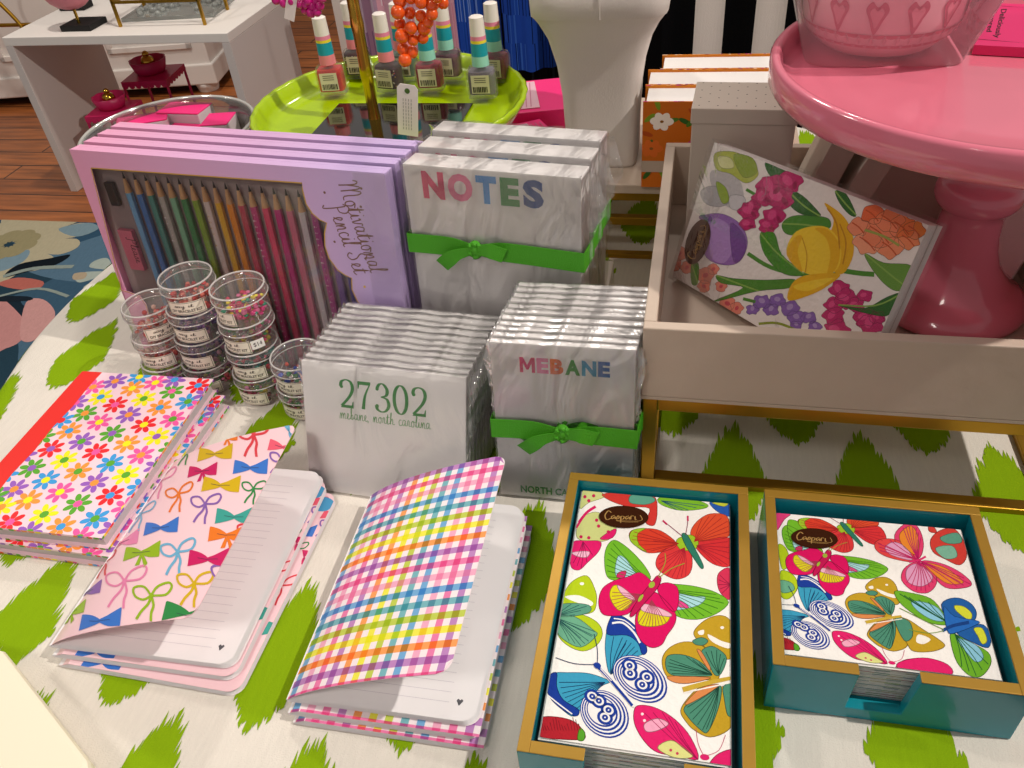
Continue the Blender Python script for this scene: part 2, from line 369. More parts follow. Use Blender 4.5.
# rug on the floor: blue with large pale and coral flowers
rp = Pat(lambda x, y: (x, y), (-4.2, -.4, -.6, 2.19)); random.seed(5)
def rug_poly(pts, c, l): rp.blob([at(*p, -.75)[:2] for p in pts], c, l)
def petals(cx, cy, r, n, c, w_, l, a0=0, sq=1):
    for i in range(n):
        a = a0 + 2 * PI * i / n; ca, sa = math.cos(a), math.sin(a)
        rp.blob([(cx + r * t * ca - s_ * w_ * sa, cy + r * t * sa + s_ * w_ * ca) for t, s_ in ((.15, 0), (.5, .7), (.85, 1), (1, 0), (.85, -1), (.5, -.7))], c, l)
for c, (x, y), s_ in (('3c5a70', (-2.0, 1.75), .5), ('27404f', (-2.3, 1.9), .4), ('56748a', (-1.75, 2.0), .35), ('1d2c38', (-2.0, 1.62), .22), ('4c6a80', (-1.6, 1.5), .3), ('27404f', (-1.9, 1.35), .3)):
    rp.blob([(x + s_ * math.cos(a) * random.uniform(.5, 1.2), y + s_ * .6 * math.sin(a) * random.uniform(.5, 1.2)) for a in [i * PI / 5 for i in range(10)]], c, 0)
petals(-2.2, 2.03, .26, 12, 'b5ad92', .05, 2); petals(-2.2, 2.03, .1, 9, '98906e', .03, 3)
petals(-1.72, 1.9, .12, 7, 'a8b4ac', .03, 2)
rug_poly([(0, 287), (20, 281), (45, 285), (38, 293), (15, 292)], 'b5685e', 2); rug_poly([(0, 303), (12, 308), (30, 330), (22, 345), (8, 352), (-8, 355), (-20, 320)], 'c28a88', 2)
rug_poly([(28, 306), (45, 303), (57, 316), (50, 332), (34, 345), (22, 340)], 'c99794', 3); rug_poly([(0, 300), (30, 300), (32, 304), (0, 305)], '1c2630', 3)
rug_poly([(20, 268), (50, 262), (72, 258), (58, 268), (30, 275), (5, 281)], '141c24', 3); rug_poly([(60, 232), (90, 226), (100, 232), (78, 240)], '7c95a0', 2); rug_poly([(0, 262), (30, 253), (25, 265), (0, 275)], '7a94a2', 2)
rug_poly([(76, 277), (88, 276), (86, 282), (75, 283)], 'b0a088', 2)
rp.stroke([at(*p, -.75)[:2] for p in ((5, 280), (35, 272), (75, 270))], .02, '8d9a94', 4); rp.stroke([at(*p, -.75)[:2] for p in ((0, 300), (40, 292), (70, 300))], .012, '8d9a94', 4)
for i in range(14): petals(random.uniform(-4, -1), random.uniform(-.3, 1.2), random.uniform(.1, .25), 8, random.choice(['b5ad92', 'c28a88', '56748a', '1d2c38']), .05, 1)
mb = MB(); mb.box((-4.2, -.4, -.748), (-.6, 2.19, -.738), col=lin('33526a'))
rp.emit(mb, lambda u, v, h: (u, v, -.738 + h), eps=2e-4)
M['rugp'] = printed('rug_pile', .95, bump=.8, bscale=150, spec=.05, weave=.25)
tag(mb.build('floral_rug', 'rugp'), 'dark blue floor rug with pale and coral flowers lying on the wood floor', 'rug')

# round display table with the leaf print cloth
TC, TR = (-.145, .745), .602
t = thing('round_table', 'round display table hidden under the green leaf tablecloth', 'table', (TC[0], TC[1], -.75))
mb = MB(); mb.lathe([(0, .715), (TR - .03, .715), (TR - .012, .72), (TR - .012, .735), (TR - .03, .742), (0, .742)], n=72); mb.build('tabletop', 'white', t)
mb = MB(); mb.lathe([(0, 0), (.24, 0), (.24, .02), (.06, .06), (.045, .2), (.045, .66), (.1, .716), (0, .716)], n=32); mb.build('pedestal_leg', 'white', t)
def clothmap(x, y, h=0):
    dx, dy = x - TC[0], y - TC[1]; r = math.hypot(dx, dy) or 1e-9; a = math.atan2(dy, dx)
    if r <= TR - .012: return (x, y, h)
    s_ = r - (TR - .012); q = .016
    if s_ < q * PI / 2: rr = TR - .012 + (q) * math.sin(s_ / q); z = -q * (1 - math.cos(s_ / q))
    else: z = -q - (s_ - q * PI / 2); rr = TR - .012 + q
    wv = min(1, max(0, -z) / .5); rr += wv * (.022 * math.sin(a * 13 + 1) + .012 * math.sin(a * 29)) + .006 * wv; rr += h if z < -.003 else 0
    return (TC[0] + rr * math.cos(a), TC[1] + rr * math.sin(a), z + (h if z > -.01 else 0))
mb = MB(); NR, NA = 60, 160; RM = TR + .62
def cl(u, v):
    r = .02 + (RM - .02) * v; a = 2 * PI * u; p = clothmap(TC[0] + r * math.cos(a), TC[1] + r * math.sin(a)); return (p[0], p[1], p[2] )
mb.grid(cl, NA, 140, col=lin('e6e0d6')); mb.prism([(TC[0] + .02 * math.cos(2 * PI * i / 16), TC[1] + .02 * math.sin(2 * PI * i / 16)) for i in range(16)], -.0004, 0, col=lin('e6e0d6'))
random.seed(11)
def leaf(cx, y0, ln=.128, wd=.061):
    """one brush-edged leaf, drawn as fine strips so that both of its ends are ragged"""
    N = 22
    for i in range(N):
        t0 = (i + .5) / N * 2 - 1; x = cx + t0 * wd / 2
        env = (1 - abs(t0) ** 1.75)
        yb = y0 + ln * (.42 - .42 * env ** .9) + random.uniform(-.004, .003); yt = y0 + ln * (.42 + .58 * env ** 1.25) + random.uniform(-.007, .006)
        if yt - yb < .004: continue
        hw = wd / N * .5; tip = min((yt - yb) * .3, random.uniform(.004, .012)); n = max(2, int((yt - yb) / .012))
        xs = random.choice((-.6, 0, .6)) * hw
        for j in range(n):
            a = yb + tip * .5 + (yt - tip - yb - tip * .5) * j / n; b = yb + tip * .5 + (yt - tip - yb - tip * .5) * (j + 1) / n
            mb.add([clothmap(x - hw, a, .0004), clothmap(x + hw, a, .0004), clothmap(x + hw, b, .0004), clothmap(x - hw, b, .0004)], [(0, 1, 2, 3)], 0, GREEN)
        mb.add([clothmap(x - hw, yt - tip, .0004), clothmap(x + hw, yt - tip, .0004), clothmap(x + xs, yt, .0004)], [(0, 1, 2)], 0, GREEN)
        mb.add([clothmap(x - hw, yb + tip * .5, .0004), clothmap(x - xs, yb, .0004), clothmap(x + hw, yb + tip * .5, .0004)], [(0, 1, 2)], 0, GREEN)
GREEN = lin('88ac14')
PX_, PY_ = .1087, .2215
for i in range(-11, 12):
    for j in range(-6, 7):
        for ox, oy in ((.052, .459), (-.002, .5635)):
            x, y = ox + PX_ * i, oy + PY_ * j
            r = math.hypot(x - TC[0], y + .06 - TC[1])
            if r > RM - .07: continue
            if r > TR + .02 and r < 1e9:
                # on the skirt the print simply runs on downwards
                pass
            leaf(x, y)
o = mb.build('tablecloth', 'cloth'); tag(o, 'white tablecloth printed with bright green ragged leaves over the round table', 'tablecloth')

# cream board poking in at the lower left corner
mb = MB(); mb.prism([(-.62, .262), (-.465, .255), (-.353, .191), (-.288, .115), (-.32, -.2), (-.75, -.2), (-.75, .262)], .0014, .03)
pl = thing('display_plinth', 'cream white display plinth whose corner meets the tablecloth, lower left of the photo', 'plinth', (0, 0, 0))
mb.build('top_board', 'cream', pl, bevel=.004)
mb = MB(); mb.prism([(-.66, .19), (-.60, .19), (-.47, .05), (-.47, -.19), (-.73, -.19), (-.73, .19)], -.7495, .0012); mb.build('plinth_body', 'white', pl)

# ------------------------------------------------------------------ riser, white tray and what stands on it
TX1 = .300
def gold_frame(name, label, x0, x1, y0, y1, z1, rails, depthbars=True, b=.0115, topm=None):
    r = thing(name, label, 'riser', (x0, y0, 0))
    W, D = x1 - x0, y1 - y0
    for (x, y) in ((0, 0), (W - b, 0), (0, D - b), (W - b, D - b)):
        mb = MB(); mb.box((x, y, 0), (x + b, y + b, z1)); mb.build('leg', 'gold', r, bevel=.0008)
    for z in rails:
        rb = b if z > .02 else .006
        mb = MB(); mb.box((b, 0, z), (W - b, b, z + rb)); mb.build('rail', 'gold', r, bevel=.0008)
        mb = MB(); mb.box((b, D - b, z), (W - b, D, z + rb)); mb.build('rail', 'gold', r, bevel=.0008)
        mb = MB(); mb.box((0, b, z), (b, D - b, z + rb)); mb.build('rail', 'gold', r, bevel=.0008)
        mb = MB(); mb.box((W - b, b, z), (W, D - b, z + rb)); mb.build('rail', 'gold', r, bevel=.0008)
    return r
gold_frame('gold_frame_riser', 'open gold metal frame riser under the white wooden tray', -.0265, TX1, .5025, .80, .0955, (.084, 0))
t = thing('wooden_tray', 'painted white wooden tray on the gold frame, holding boxes and the pink cake stand', 'tray', (-.028, .502, .0958))
W_, D_, H_, k = TX1 + .028, .326, .069, .0095
mb = MB(); mb.box((0, 0, 0), (W_, D_, .003)); mb.build('tray_bottom', 'white_wood', t)
mb = MB(); mb.box((0, 0, .003), (W_, k, H_)); mb.build('front_wall', 'white_wood', t, bevel=.001)
mb = MB(); mb.box((0, D_ - k, .003), (W_, D_, H_)); mb.build('back_wall', 'white_wood', t, bevel=.001)
mb = MB(); mb.box((0, k, .003), (k, D_ - k, H_)); mb.build('side_wall', 'white_wood', t, bevel=.001)
mb = MB(); mb.box((W_ - k, k, .003), (W_, D_ - k, H_)); mb.build('side_wall', 'white_wood', t, bevel=.001)

# cream dotted boxes in the tray
def dotted_box(label, w_, d_, h_, loc, rot, lid=.02, group='cream dotted boxes in the tray', lidmat='dotted'):
    t = thing('gift_box', label, 'box', loc, rot[2], group, rot[0], rot[1])
    mb = MB(); mb.box((0, 0, 0), (w_, d_, h_ - .002)); mb.build('box_body', 'dotted', t, bevel=.0008)
    mb = MB(); e = .0012; cc = lin('cdc0b3'); mb.box((-e, -e, h_ - lid), (w_ + e, d_ + e, h_), col=cc)
    p = Pat(); i = 0
    yy = .006
    while yy < d_:
        xx = .005 + (.008 if i % 2 else 0)
        while xx < w_: p.ell((xx, yy), .0008, .0008, '3a3230', n=6); xx += .016
        yy += .009; i += 1
    p.emit(mb, lambda u, v, h: (u, v, h_ + h))
    mb.build('lid', 'print', t, bevel=.0008)
    return t
dotted_box('cream box with tiny dark dots on its lid, upright behind the floral napkins', .088, .062, .142, (-.003, .727, .0992), (0, 0, -.05), lid=.014)
dotted_box('narrow cream box tilting right beside the dotted box, first of two', .022, .075, .132, (.088, .735, .1075), (0, .30, -.05), group=None)
dotted_box('narrow cream box tilting right in the tray, second of two', .022, .075, .132, (.116, .728, .1085), (0, .36, -.08), group=None)
dotted_box('wide cream box leaning back in the tray behind the cake stand stem', .11, .025, .105, (.150, .790, .0992), (0, 0, -.12), group=None)
dotted_box('cream dotted box standing right of the pink cake stand stem', .045, .06, .115, (.2405, .745, .0992), (0, 0, 0), group=None)
mb = MB(); mb.box((0, 0, 0), (.035, .003, .085)); tag(mb.build('blank_card', 'paper', bevel=.0005, loc=(.250, .70, .0994), rot=(-.45, 0, -.9)), 'plain white card leaning in the tray right of the cake stand foot', 'card')

# pink cake stand
CS = (.2215, .652)
t = thing('cake_stand', 'glossy pink ceramic cake stand standing in the white tray', 'cake stand', (CS[0], CS[1], .0992)); t.scale = (1, 1, .98)
mb = MB(); mb.lathe([(0, 0), (.057, 0), (.0615, .003), (.062, .008), (.060, .012), (.053, .018), (.047, .022), (.0435, .026), (.037, .034), (.0305, .045), (.0265, .058), (.024, .072), (.0235, .086), (.0245, .0935), (.0285, .0965), (.0315, .101), (.0325, .106), (.032, .112), (.029, .117), (.0245, .120), (.0235, .132), (.027, .155), (.040, .176), (0, .184)], n=64)
mb.build('pedestal', 'pink', t)
mb = MB(); PR = .170; mb.lathe([(0, .182), (.05, .182), (.13, .187), (PR - .012, .190), (PR - .003, .192), (PR, .197), (PR, .213), (PR - .002, .2155), (PR - .006, .2155), (PR - .0085, .212), (PR - .010, .203), (PR - .018, .1985), (.10, .197), (0, .197)], n=120)
mb.build('plate', 'pink', t)
PZ = .0992 + .197 * .98
# patterned pink bowl in clear wrapping on the plate
def heart_bowl():
    c = at(885, 68, PZ); cx, cy = c[0], c[1] + .056
    bw = thing('hearts_bowl', 'pink bowl printed with a row of hearts, wrapped in clear film on the cake stand', 'bowl', (cx, cy, PZ + .0005))
    prof = lambda z: .033 + .022 * min(1, z / .020) ** .5 + .010 * z / .06
    mb = MB(); zs = [0, .002, .005, .01, .018, .026, .035, .05, .065, .08, .095]
    base = lin('f8ccd4')
    mb.lathe([(0, 0)] + [(prof(z), z) for z in zs] + [(prof(.095) - .003, .095), (prof(.05) - .004, .05), (.04, .006), (0, .005)], n=64, col=base)
    p = Pat()
    for i in range(40):
        a = i / 40; p.poly([(a, .0125), (a + .025, .0125), (a + .025, .024), (a, .024)], 'd8607c', 0)
        p.poly([(a + .012, .015), (a + .016, .0185), (a + .012, .022), (a + .008, .0185)], 'f2b6c2', 1); p.stroke([(a, .013), (a + .012, .0235), (a + .025, .013)], .0012, 'f2b6c2', 1, smooth=False)
        for zz, hh in ((.052, .008), (.08, .015)): p.poly([(a, zz + .001), (a + .025, zz + .001), (a + .025, zz + hh), (a, zz + hh)], 'e27c94', 0)
    for i in range(14):
        a = i / 14
        for s_, c_, l_ in ((1, 'cc5876', 1), (.62, 'e894a6', 2)):
            p.blob([(a + q * s_ * .021, .0375 + r * s_ * .0110) for q, r in ((0, -1.2), (-.6, -.2), (-.95, .5), (-.5, 1), (0, .65), (.5, 1), (.95, .5), (.6, -.2))], c_, l_)
    def bm(u, v, h): r = prof(v) + .0003 + h; a = 2 * PI * u; return (r * math.cos(a), r * math.sin(a), v)
    p.emit(mb, bm, eps=2e-4)
    mb.build('bowl_body', 'print_gloss', bw)
    mb = MB()
    def fl(u, v):
        a = 2 * PI * u + PI / 4; c_, s_ = math.cos(a), math.sin(a); q = (abs(c_) ** 8 + abs(s_) ** 8) ** (-1 / 8)
        return ((.0575 + .030 * v) * c_ * q, (.0565 + .030 * v) * s_ * q * (1 + .01 * math.sin(a * 9 + v * 7)), .0008 + .10 * v)
    mb.grid(fl, 96, 14); mb.build('clear_bag', 'pouch', bw)
heart_bowl()
BH = .007; c = at(974, 46, PZ + BH)
t = thing('flavored_mix_box', 'bright pink box with small black words at the right edge of the cake stand', 'box', (c[0], c[1], PZ + .0008), -.22)
mb = MB(); mb.box((0, 0, 0), (.095, .11, BH), col=lin('ea2f78'))
_O = arr(c[0], c[1], PZ + .0008 + BH); _ex = arr(math.cos(-.22), math.sin(-.22), 0); _ey = arr(-math.sin(-.22), math.cos(-.22), 0)
p = Pat(rect=(0, 0, .095, .11)); Tp = lambda x, y: onp(x, y, _O, _ex, _ey)
p.T = lambda s_, t_: Tp(t_ - (s_ - 9) * .25, s_)
p.text('Deliciously', (9, 999.5, 38, 1007), '14060c', .02, 1); p.text('flavored', (10, 992, 32, 997.5), '14060c', .02, 1)
p.T = Tp
for q in (((970, 38.5), (1030, 43.5)), ((986, 5), (1030, 8)), ((975, 38), (990, -6))): p.stroke(list(q), .0011, '14060c', 1, smooth=False) if False else p.ring([q[0], q[1]], .0011, '14060c', 1)
p.emit(mb, lambda u, v, h: (u, v, BH + h)); mb.build('box_body', 'print_gloss', t)

# rear riser: white board on a gold frame, spandex column and flowered books on it
gold_frame('gold_frame_riser', 'small gold frame riser behind the note pads, carrying the white board', -.24, .118, .868, 1.15, .088, (.0765, .045, 0), b=.010)
mb = MB(); mb.box((-.245, .862, .0885), (.122, 1.12, .0995)); tag(mb.build('white_board', 'white_wood', bevel=.001), 'flat white board under the flared white column and the orange flowered books', 'board')
def column():
    mb = MB(); prof = [(.099, .040, .040), (.103, .041, .041), (.14, .0415, .041), (.18, .043, .043), (.215, .0475, .047), (.245, .0555, .053), (.262, .064, .060), (.270, .070, .063), (.271, .0715, .064), (.30, .073, .066), (.302, .071, .064)]
    n = 48; vs = []; fs = []
    for z, a, b in prof:
        for j in range(n):
            t_ = 2 * PI * j / n; c_, s_ = math.cos(t_), math.sin(t_); q = (abs(c_) ** 7 + abs(s_) ** 7) ** (-1 / 7); vs.append((a * c_ * q, b * s_ * q, z))
    for i in range(len(prof) - 1):
        for j in range(n): fs.append((i * n + j, i * n + (j + 1) % n, (i + 1) * n + (j + 1) % n, (i + 1) * n + j))
    fs.append(tuple(range(n))[::-1]); fs.append(tuple(range((len(prof) - 1) * n, len(prof) * n)))
    mb.add(vs, fs, smooth=False)
    t = thing('display_column', 'white stretch fabric display column flaring out at the top, behind the NOTES pads', 'display column', (-.1055, .945, .0005))
    o = mb.build('fabric_cover', 'spandex', t); [setattr(p_, 'use_smooth', len(p_.vertices) == 4) for p_ in o.data.polygons]
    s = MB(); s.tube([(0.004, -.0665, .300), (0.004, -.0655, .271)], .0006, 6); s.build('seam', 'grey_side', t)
    mb = MB(); mb.lathe([(0, 0), (.03, .0), (.034, .006), (.03, .014), (0, .016)], n=24); tag(mb.build('shallow_dish', mat('terracotta_dish', 'b07860', .5), loc=(-.105, .925, .3028)), 'small brown dish on top of the white column', 'dish')
column()
def orange_book(i, y, label, xs=0):
    t = thing('flowered_book', label, 'book', (-.0545 + xs, y, .0998), 0, 'orange flowered books beside the white column')
    w_, h_, T = .15, .096, .0475
    random.seed(40 + i); p = Pat(rect=(0, 0, w_, h_))
    p.poly([(0, 0), (w_, 0), (w_, h_), (0, h_)], 'c8690f', 0)
    for (x, y_, c_) in ((.02, .075, 'f4ece0'), (.06, .05, 'c83270'), (.10, .08, 'e8a81c'), (.045, .012, 'e8a81c'), (.12, .03, 'f4ece0'), (.01, .045, 'd86a20')):
        for a in range(6): p.ell((x + .006 * math.cos(a), y_ + .004 * math.sin(a)), .0065, .0045, c_, a * 1.05, 2)
        p.ell((x, y_), .002, .0015, '8a5a20', 0, 3)
    for j in range(26): p.ell((random.uniform(0, w_), random.uniform(0, h_)), .007, .0026, random.choice(['4c7a1e', '2f6420', '7a9a20', 'b04a10']), random.uniform(0, 3), 1)
    p.poly([(0, .018), (w_, .018), (w_, .031), (0, .031)], 'b8a898', 4)
    mb = MB(); cc = lin('d27a12')
    mb.box((0, 0, 0), (w_, .0022, h_), col=cc); mb.box((0, T - .0022, 0), (w_, T, h_), col=cc); mb.box((w_ - .002, 0, 0), (w_, T, h_), col=cc)
    p.emit(mb, lambda u, v, h: (u, -h, v))
    q = Pat(rect=(0, 0, w_, .0022))
    for j in range(30): q.ell((random.uniform(0, w_), .001), random.uniform(.001, .004), .0015, random.choice(['c83270', 'b04a10', 'f0c8a0', '9a3a6a', 'e8a060', 'd27a12']), 0, 1, 6)
    q.emit(mb, lambda u, v, h: (u, v, h_ + h)); q.emit(mb, lambda u, v, h: (u, v + T - .0022, h_ + h))
    mb.build('cover', 'print', t)
    mb = MB(); mb.box((.003, .0024, .003), (w_ - .002, T - .0024, h_ - .0025)); mb.build('pages', 'paper', t)
orange_book(0, .857, 'orange flowered hardback beside the white column, front one of three')
orange_book(1, .905, 'orange flowered hardback beside the white column, middle one of three', -.001)
orange_book(2, .953, 'orange flowered hardback beside the white column, rear one of three', .012)
mb = MB(); mb.box((-.246, .575, .0005), (-.078, .79, .0445)); tag(mb.build('white_block', 'white', bevel=.001), 'low white block that the NOTES pads stand on', 'block')
# ------------------------------------------------------------------ napkin holders
def holder(label, x0, y0, W, D, H, notch, nx0, nx1, zmin=.012):
    t = thing('napkin_holder', label, 'napkin holder', (x0, y0, 0.0006), 0, None)
    k = .0075; rim = .0022
    mb = MB(); mb.box((0.0005, 0.0005, 0), (W - .0005, D - .0005, .005)); mb.build('base_panel', 'teal', t)
    def wall(name, fn, a, b):
        mb = MB(); mb.box(a, b); mb.build(name, 'teal', t, bevel=.0006)
    wall('back_wall', 0, (0, D - k, .0), (W, D, H)); wall('side_wall', 0, (0, k, 0), (k, D - k, H)); wall('side_wall', 0, (W - k, k, 0), (W, D - k, H))
    mb = MB(); ins = .012
    poly = [(0, 0), (W, 0), (W, H), (nx1, H), (nx1 - ins, zmin), (nx0 + ins * -.0 + -.004, zmin), (nx0, H), (0, H)] if notch else [(0, 0), (W, 0), (W, H), (0, H)]
    if notch: poly = [(0, 0), (W, 0), (W, H), (nx1, H), (nx1 - .004, zmin), (nx0 - .002, zmin), (nx0, H), (0, H)]
    mb.prism(poly, 0, k, mp=lambda x, y, z: (x, z, y)); mb.build('front_wall', 'teal', t, bevel=.0006)
    mb = MB(); z0, z1 = H, H + .0012
    mb.box((0, D - k, z0), (W, D, z1)); mb.box((0, 0, z0), (k, D - k, z1)); mb.box((W - k, 0, z0), (W, D - k, z1))
    mb.box((k, 0, z0), (nx0, k, z1)); mb.box((nx1, 0, z0), (W - k, k, z1)); mb.build('gold_rim', 'goldpaint', t, bevel=.0004)
    return t
holder('long teal napkin holder with a gold rim, left of the square one', -.0795, .2285, .137, .2295, .050, True, .040, .097)
holder('square teal napkin holder with a gold rim and a notched front', .0695, .308, .150, .1495, .050, True, .0515, .087)
# butterfly art is drawn in coordinates of the printed sheet seen from above
ART = []
def art(fn): ART.append(fn); return fn
INK = '16325a'
def veins(p, base, ends, wd, col, l):
    if len(ends) > 2: ends = [q for a, b in zip(ends, ends[1:]) for q in (a, ((a[0] + b[0]) / 2, (a[1] + b[1]) / 2))] + [ends[-1]]
    for e in ends: p.stroke([base, ((base[0] + e[0]) / 2 + (e[1] - base[1]) * .04, (base[1] + e[1]) / 2), e], wd, col, l, k=3)
def red_bf(p):
    p.blob([(700, 330), (620, 265), (540, 252), (470, 262), (458, 300), (500, 350), (560, 378), (650, 365)], 'd8402c', 2)
    p.blob([(540, 252), (480, 258), (458, 290), (470, 325), (520, 362), (545, 370), (505, 330), (500, 280)], '9cc42c', 3)
    p.blob([(770, 275), (800, 220), (860, 180), (930, 178), (965, 205), (968, 290), (890, 310), (800, 315)], 'dc5030', 2)
    p.blob([(720, 330), (640, 360), (600, 400), (596, 450), (640, 490), (700, 512), (760, 490), (780, 430), (765, 360)], 'd83a3c', 2)
    p.blob([(790, 330), (860, 310), (968, 300), (1000, 380), (970, 445), (900, 440), (840, 400)], 'd83438', 2)
    p.blob([(700, 310), (770, 285), (810, 320), (790, 360), (720, 360)], '9cc42c', 3)
    veins(p, (710, 330), [(480, 270), (470, 310), (530, 365), (600, 372), (560, 260)], 3, 'a82828', 4)
    veins(p, (790, 320), [(830, 200), (900, 182), (960, 215), (965, 270)], 3, 'a82828', 4)
    veins(p, (740, 350), [(610, 410), (605, 460), (650, 495), (700, 508), (745, 495)], 3, 'a82434', 4)
    veins(p, (800, 340), [(960, 320), (985, 380), (960, 440), (900, 435)], 3, 'a82434', 4)
    p.blob([(725, 285), (750, 282), (790, 350), (835, 440), (825, 458), (790, 410), (745, 340)], '2f7a64', 5)
    p.stroke([(725, 290), (670, 245), (628, 212)], 4, '8a3050', 5); p.stroke([(745, 285), (755, 230), (757, 190)], 4, '8a3050', 5)
    p.stroke([(628, 212), (650, 232)], 9, 'c81e5c', 6, smooth=False); p.stroke([(756, 188), (757, 215)], 9, 'c81e5c', 6, smooth=False)
def pink_bf(p):
    p.blob([(565, 510), (540, 450), (480, 380), (420, 330), (375, 312), (340, 350), (330, 420), (345, 500), (400, 520), (500, 520)], '72b82c', 2)
    p.blob([(400, 395), (440, 410), (480, 470), (500, 500), (420, 515), (385, 480)], 'a8d8e0', 3)
    p.blob([(400, 480), (440, 470), (430, 505), (395, 505)], 'd02868', 4)
    p.blob([(620, 540), (700, 538), (800, 550), (900, 580), (965, 630), (900, 690), (800, 718), (700, 700), (640, 620)], '72b82c', 2)
    p.blob([(700, 590), (780, 600), (845, 605), (820, 640), (760, 660), (690, 665)], 'a8d8e0', 3)
    p.blob([(700, 620), (740, 635), (760, 660), (700, 650)], 'e04890', 4)
    p.blob([(590, 560), (520, 480), (450, 500), (380, 520), (320, 560), (300, 630), (320, 690), (380, 700), (450, 690), (480, 650), (520, 600)], 'd81460', 5)
    p.blob([(600, 560), (640, 530), (700, 550), (710, 620), (690, 680), (640, 640)], 'd81460', 5)
    p.blob([(580, 580), (620, 600), (690, 680), (690, 740), (650, 800), (620, 850), (560, 860), (500, 800), (490, 700), (540, 620)], 'd81460', 5)
    p.blob([(365, 560), (400, 545), (470, 610), (450, 660), (400, 670), (360, 610)], 'd8d020', 6); p.blob([(395, 545), (430, 560), (485, 610), (470, 620), (420, 590)], 'eab4c8', 7)
    p.blob([(515, 670), (580, 680), (660, 700), (640, 740), (570, 755), (505, 740)], 'd8d020', 6); p.blob([(530, 640), (600, 655), (670, 690), (660, 705), (580, 690), (520, 672)], 'eab4c8', 7)
    veins(p, (520, 590), [(370, 580), (365, 620), (385, 660), (420, 672), (450, 662)], 3, 'a03a50', 8)
    veins(p, (570, 620), [(505, 735), (540, 752), (575, 755), (610, 750), (645, 735)], 3, 'a03a50', 8)
    veins(p, (560, 520), [(375, 330), (350, 380), (340, 440), (350, 500)], 3, '2c6a1c', 4); veins(p, (620, 560), [(900, 590), (940, 635), (880, 690), (800, 712), (720, 700)], 3, '2c6a1c', 4)
    p.blob([(600, 495), (620, 510), (600, 560), (540, 630), (480, 700), (460, 695), (500, 620), (570, 530)], 'c01854', 9)
    p.ell((572, 542), 18, 14, '9cb83c', -.8, 10); p.ell((515, 610), 8, 22, '9cb83c', .6, 10)
    p.stroke([(605, 500), (640, 430), (640, 380)], 4, '9aa03c', 9); p.stroke([(610, 505), (670, 460), (740, 432)], 4, '9aa03c', 9)
def corner_bf(p):
    p.blob([(215, 60), (300, 62), (330, 90), (250, 120), (205, 150)], 'cfd68a', 1)
    p.blob([(320, 75), (450, 70), (580, 85), (600, 160), (585, 235), (540, 220), (560, 150), (450, 140), (360, 110)], 'd23a34', 1)
    p.blob([(470, 80), (560, 85), (590, 110), (540, 130), (460, 120)], '5ca08a', 2)
    p.blob([(610, 95), (720, 85), (850, 125), (840, 150), (720, 160), (620, 130)], '7cb82c', 1); veins(p, (620, 110), [(700, 158), (760, 158), (840, 135)], 3, '20506a', 2)
    p.blob([(870, 115), (968, 120), (970, 190), (900, 160)], '2a5ab0', 1); p.blob([(880, 120), (960, 122), (940, 140)], 'c8cc3c', 2)
    p.blob([(200, 215), (240, 180), (300, 170), (370, 220), (390, 260), (350, 310), (270, 320), (190, 300)], 'cfd68a', 1)
    p.stroke([(200, 220), (240, 170), (285, 140)], 14, 'd81c64', 2); p.stroke([(185, 250), (215, 200)], 12, 'd81c64', 2)
    p.blob([(380, 255), (390, 270), (370, 300), (330, 310), (310, 300)], 'e0206c', 2)
    for q in ((210, 295), (250, 300), (300, 240), (350, 270), (290, 210), (250, 110), (275, 85), (230, 90)): p.ell(q, 9, 9, 'c82058', 0, 3, 8)
    p.blob([(170, 320), (240, 315), (310, 320), (300, 370), (240, 430), (200, 465), (160, 450), (155, 380)], 'e0206c', 2)
    p.blob([(165, 375), (250, 370), (240, 400), (190, 395)], 'f0b8d0', 3); veins(p, (220, 320), [(170, 430), (210, 460), (270, 390)], 3, '8a1a4c', 3)
    p.blob([(975, 460), (915, 480), (908, 540), (930, 590), (975, 610)], 'd43458', 1); veins(p, (975, 540), [(920, 490), (910, 540), (930, 585)], 3, '8a1a3c', 2)
def lime_bf(p):
    p.blob([(125, 580), (170, 520), (240, 494), (280, 560), (290, 620), (270, 680), (180, 690), (105, 660)], 'b4cc20', 1)
    p.blob([(130, 600), (200, 595), (270, 630), (250, 650), (160, 620)], 'f4f4ec', 2); p.ell((215, 535), 12, 8, 'f4f4ec', 0, 2, 8)
    p.blob([(95, 700), (200, 690), (290, 730), (320, 790), (290, 850), (220, 880), (140, 850), (90, 790)], 'b4cc20', 1)
    p.blob([(80, 650), (160, 635), (250, 645), (255, 680), (180, 700), (100, 700)], '5c9c84', 3); p.blob([(85, 700), (180, 705), (270, 770), (290, 800), (210, 860), (120, 820), (85, 770)], '6cac8c', 3)
    veins(p, (80, 700), [(160, 640), (240, 650), (180, 695)], 3, '1c4c50', 4); veins(p, (80, 710), [(280, 780), (250, 830), (210, 855), (150, 830), (270, 800)], 3, '1c4c50', 4)
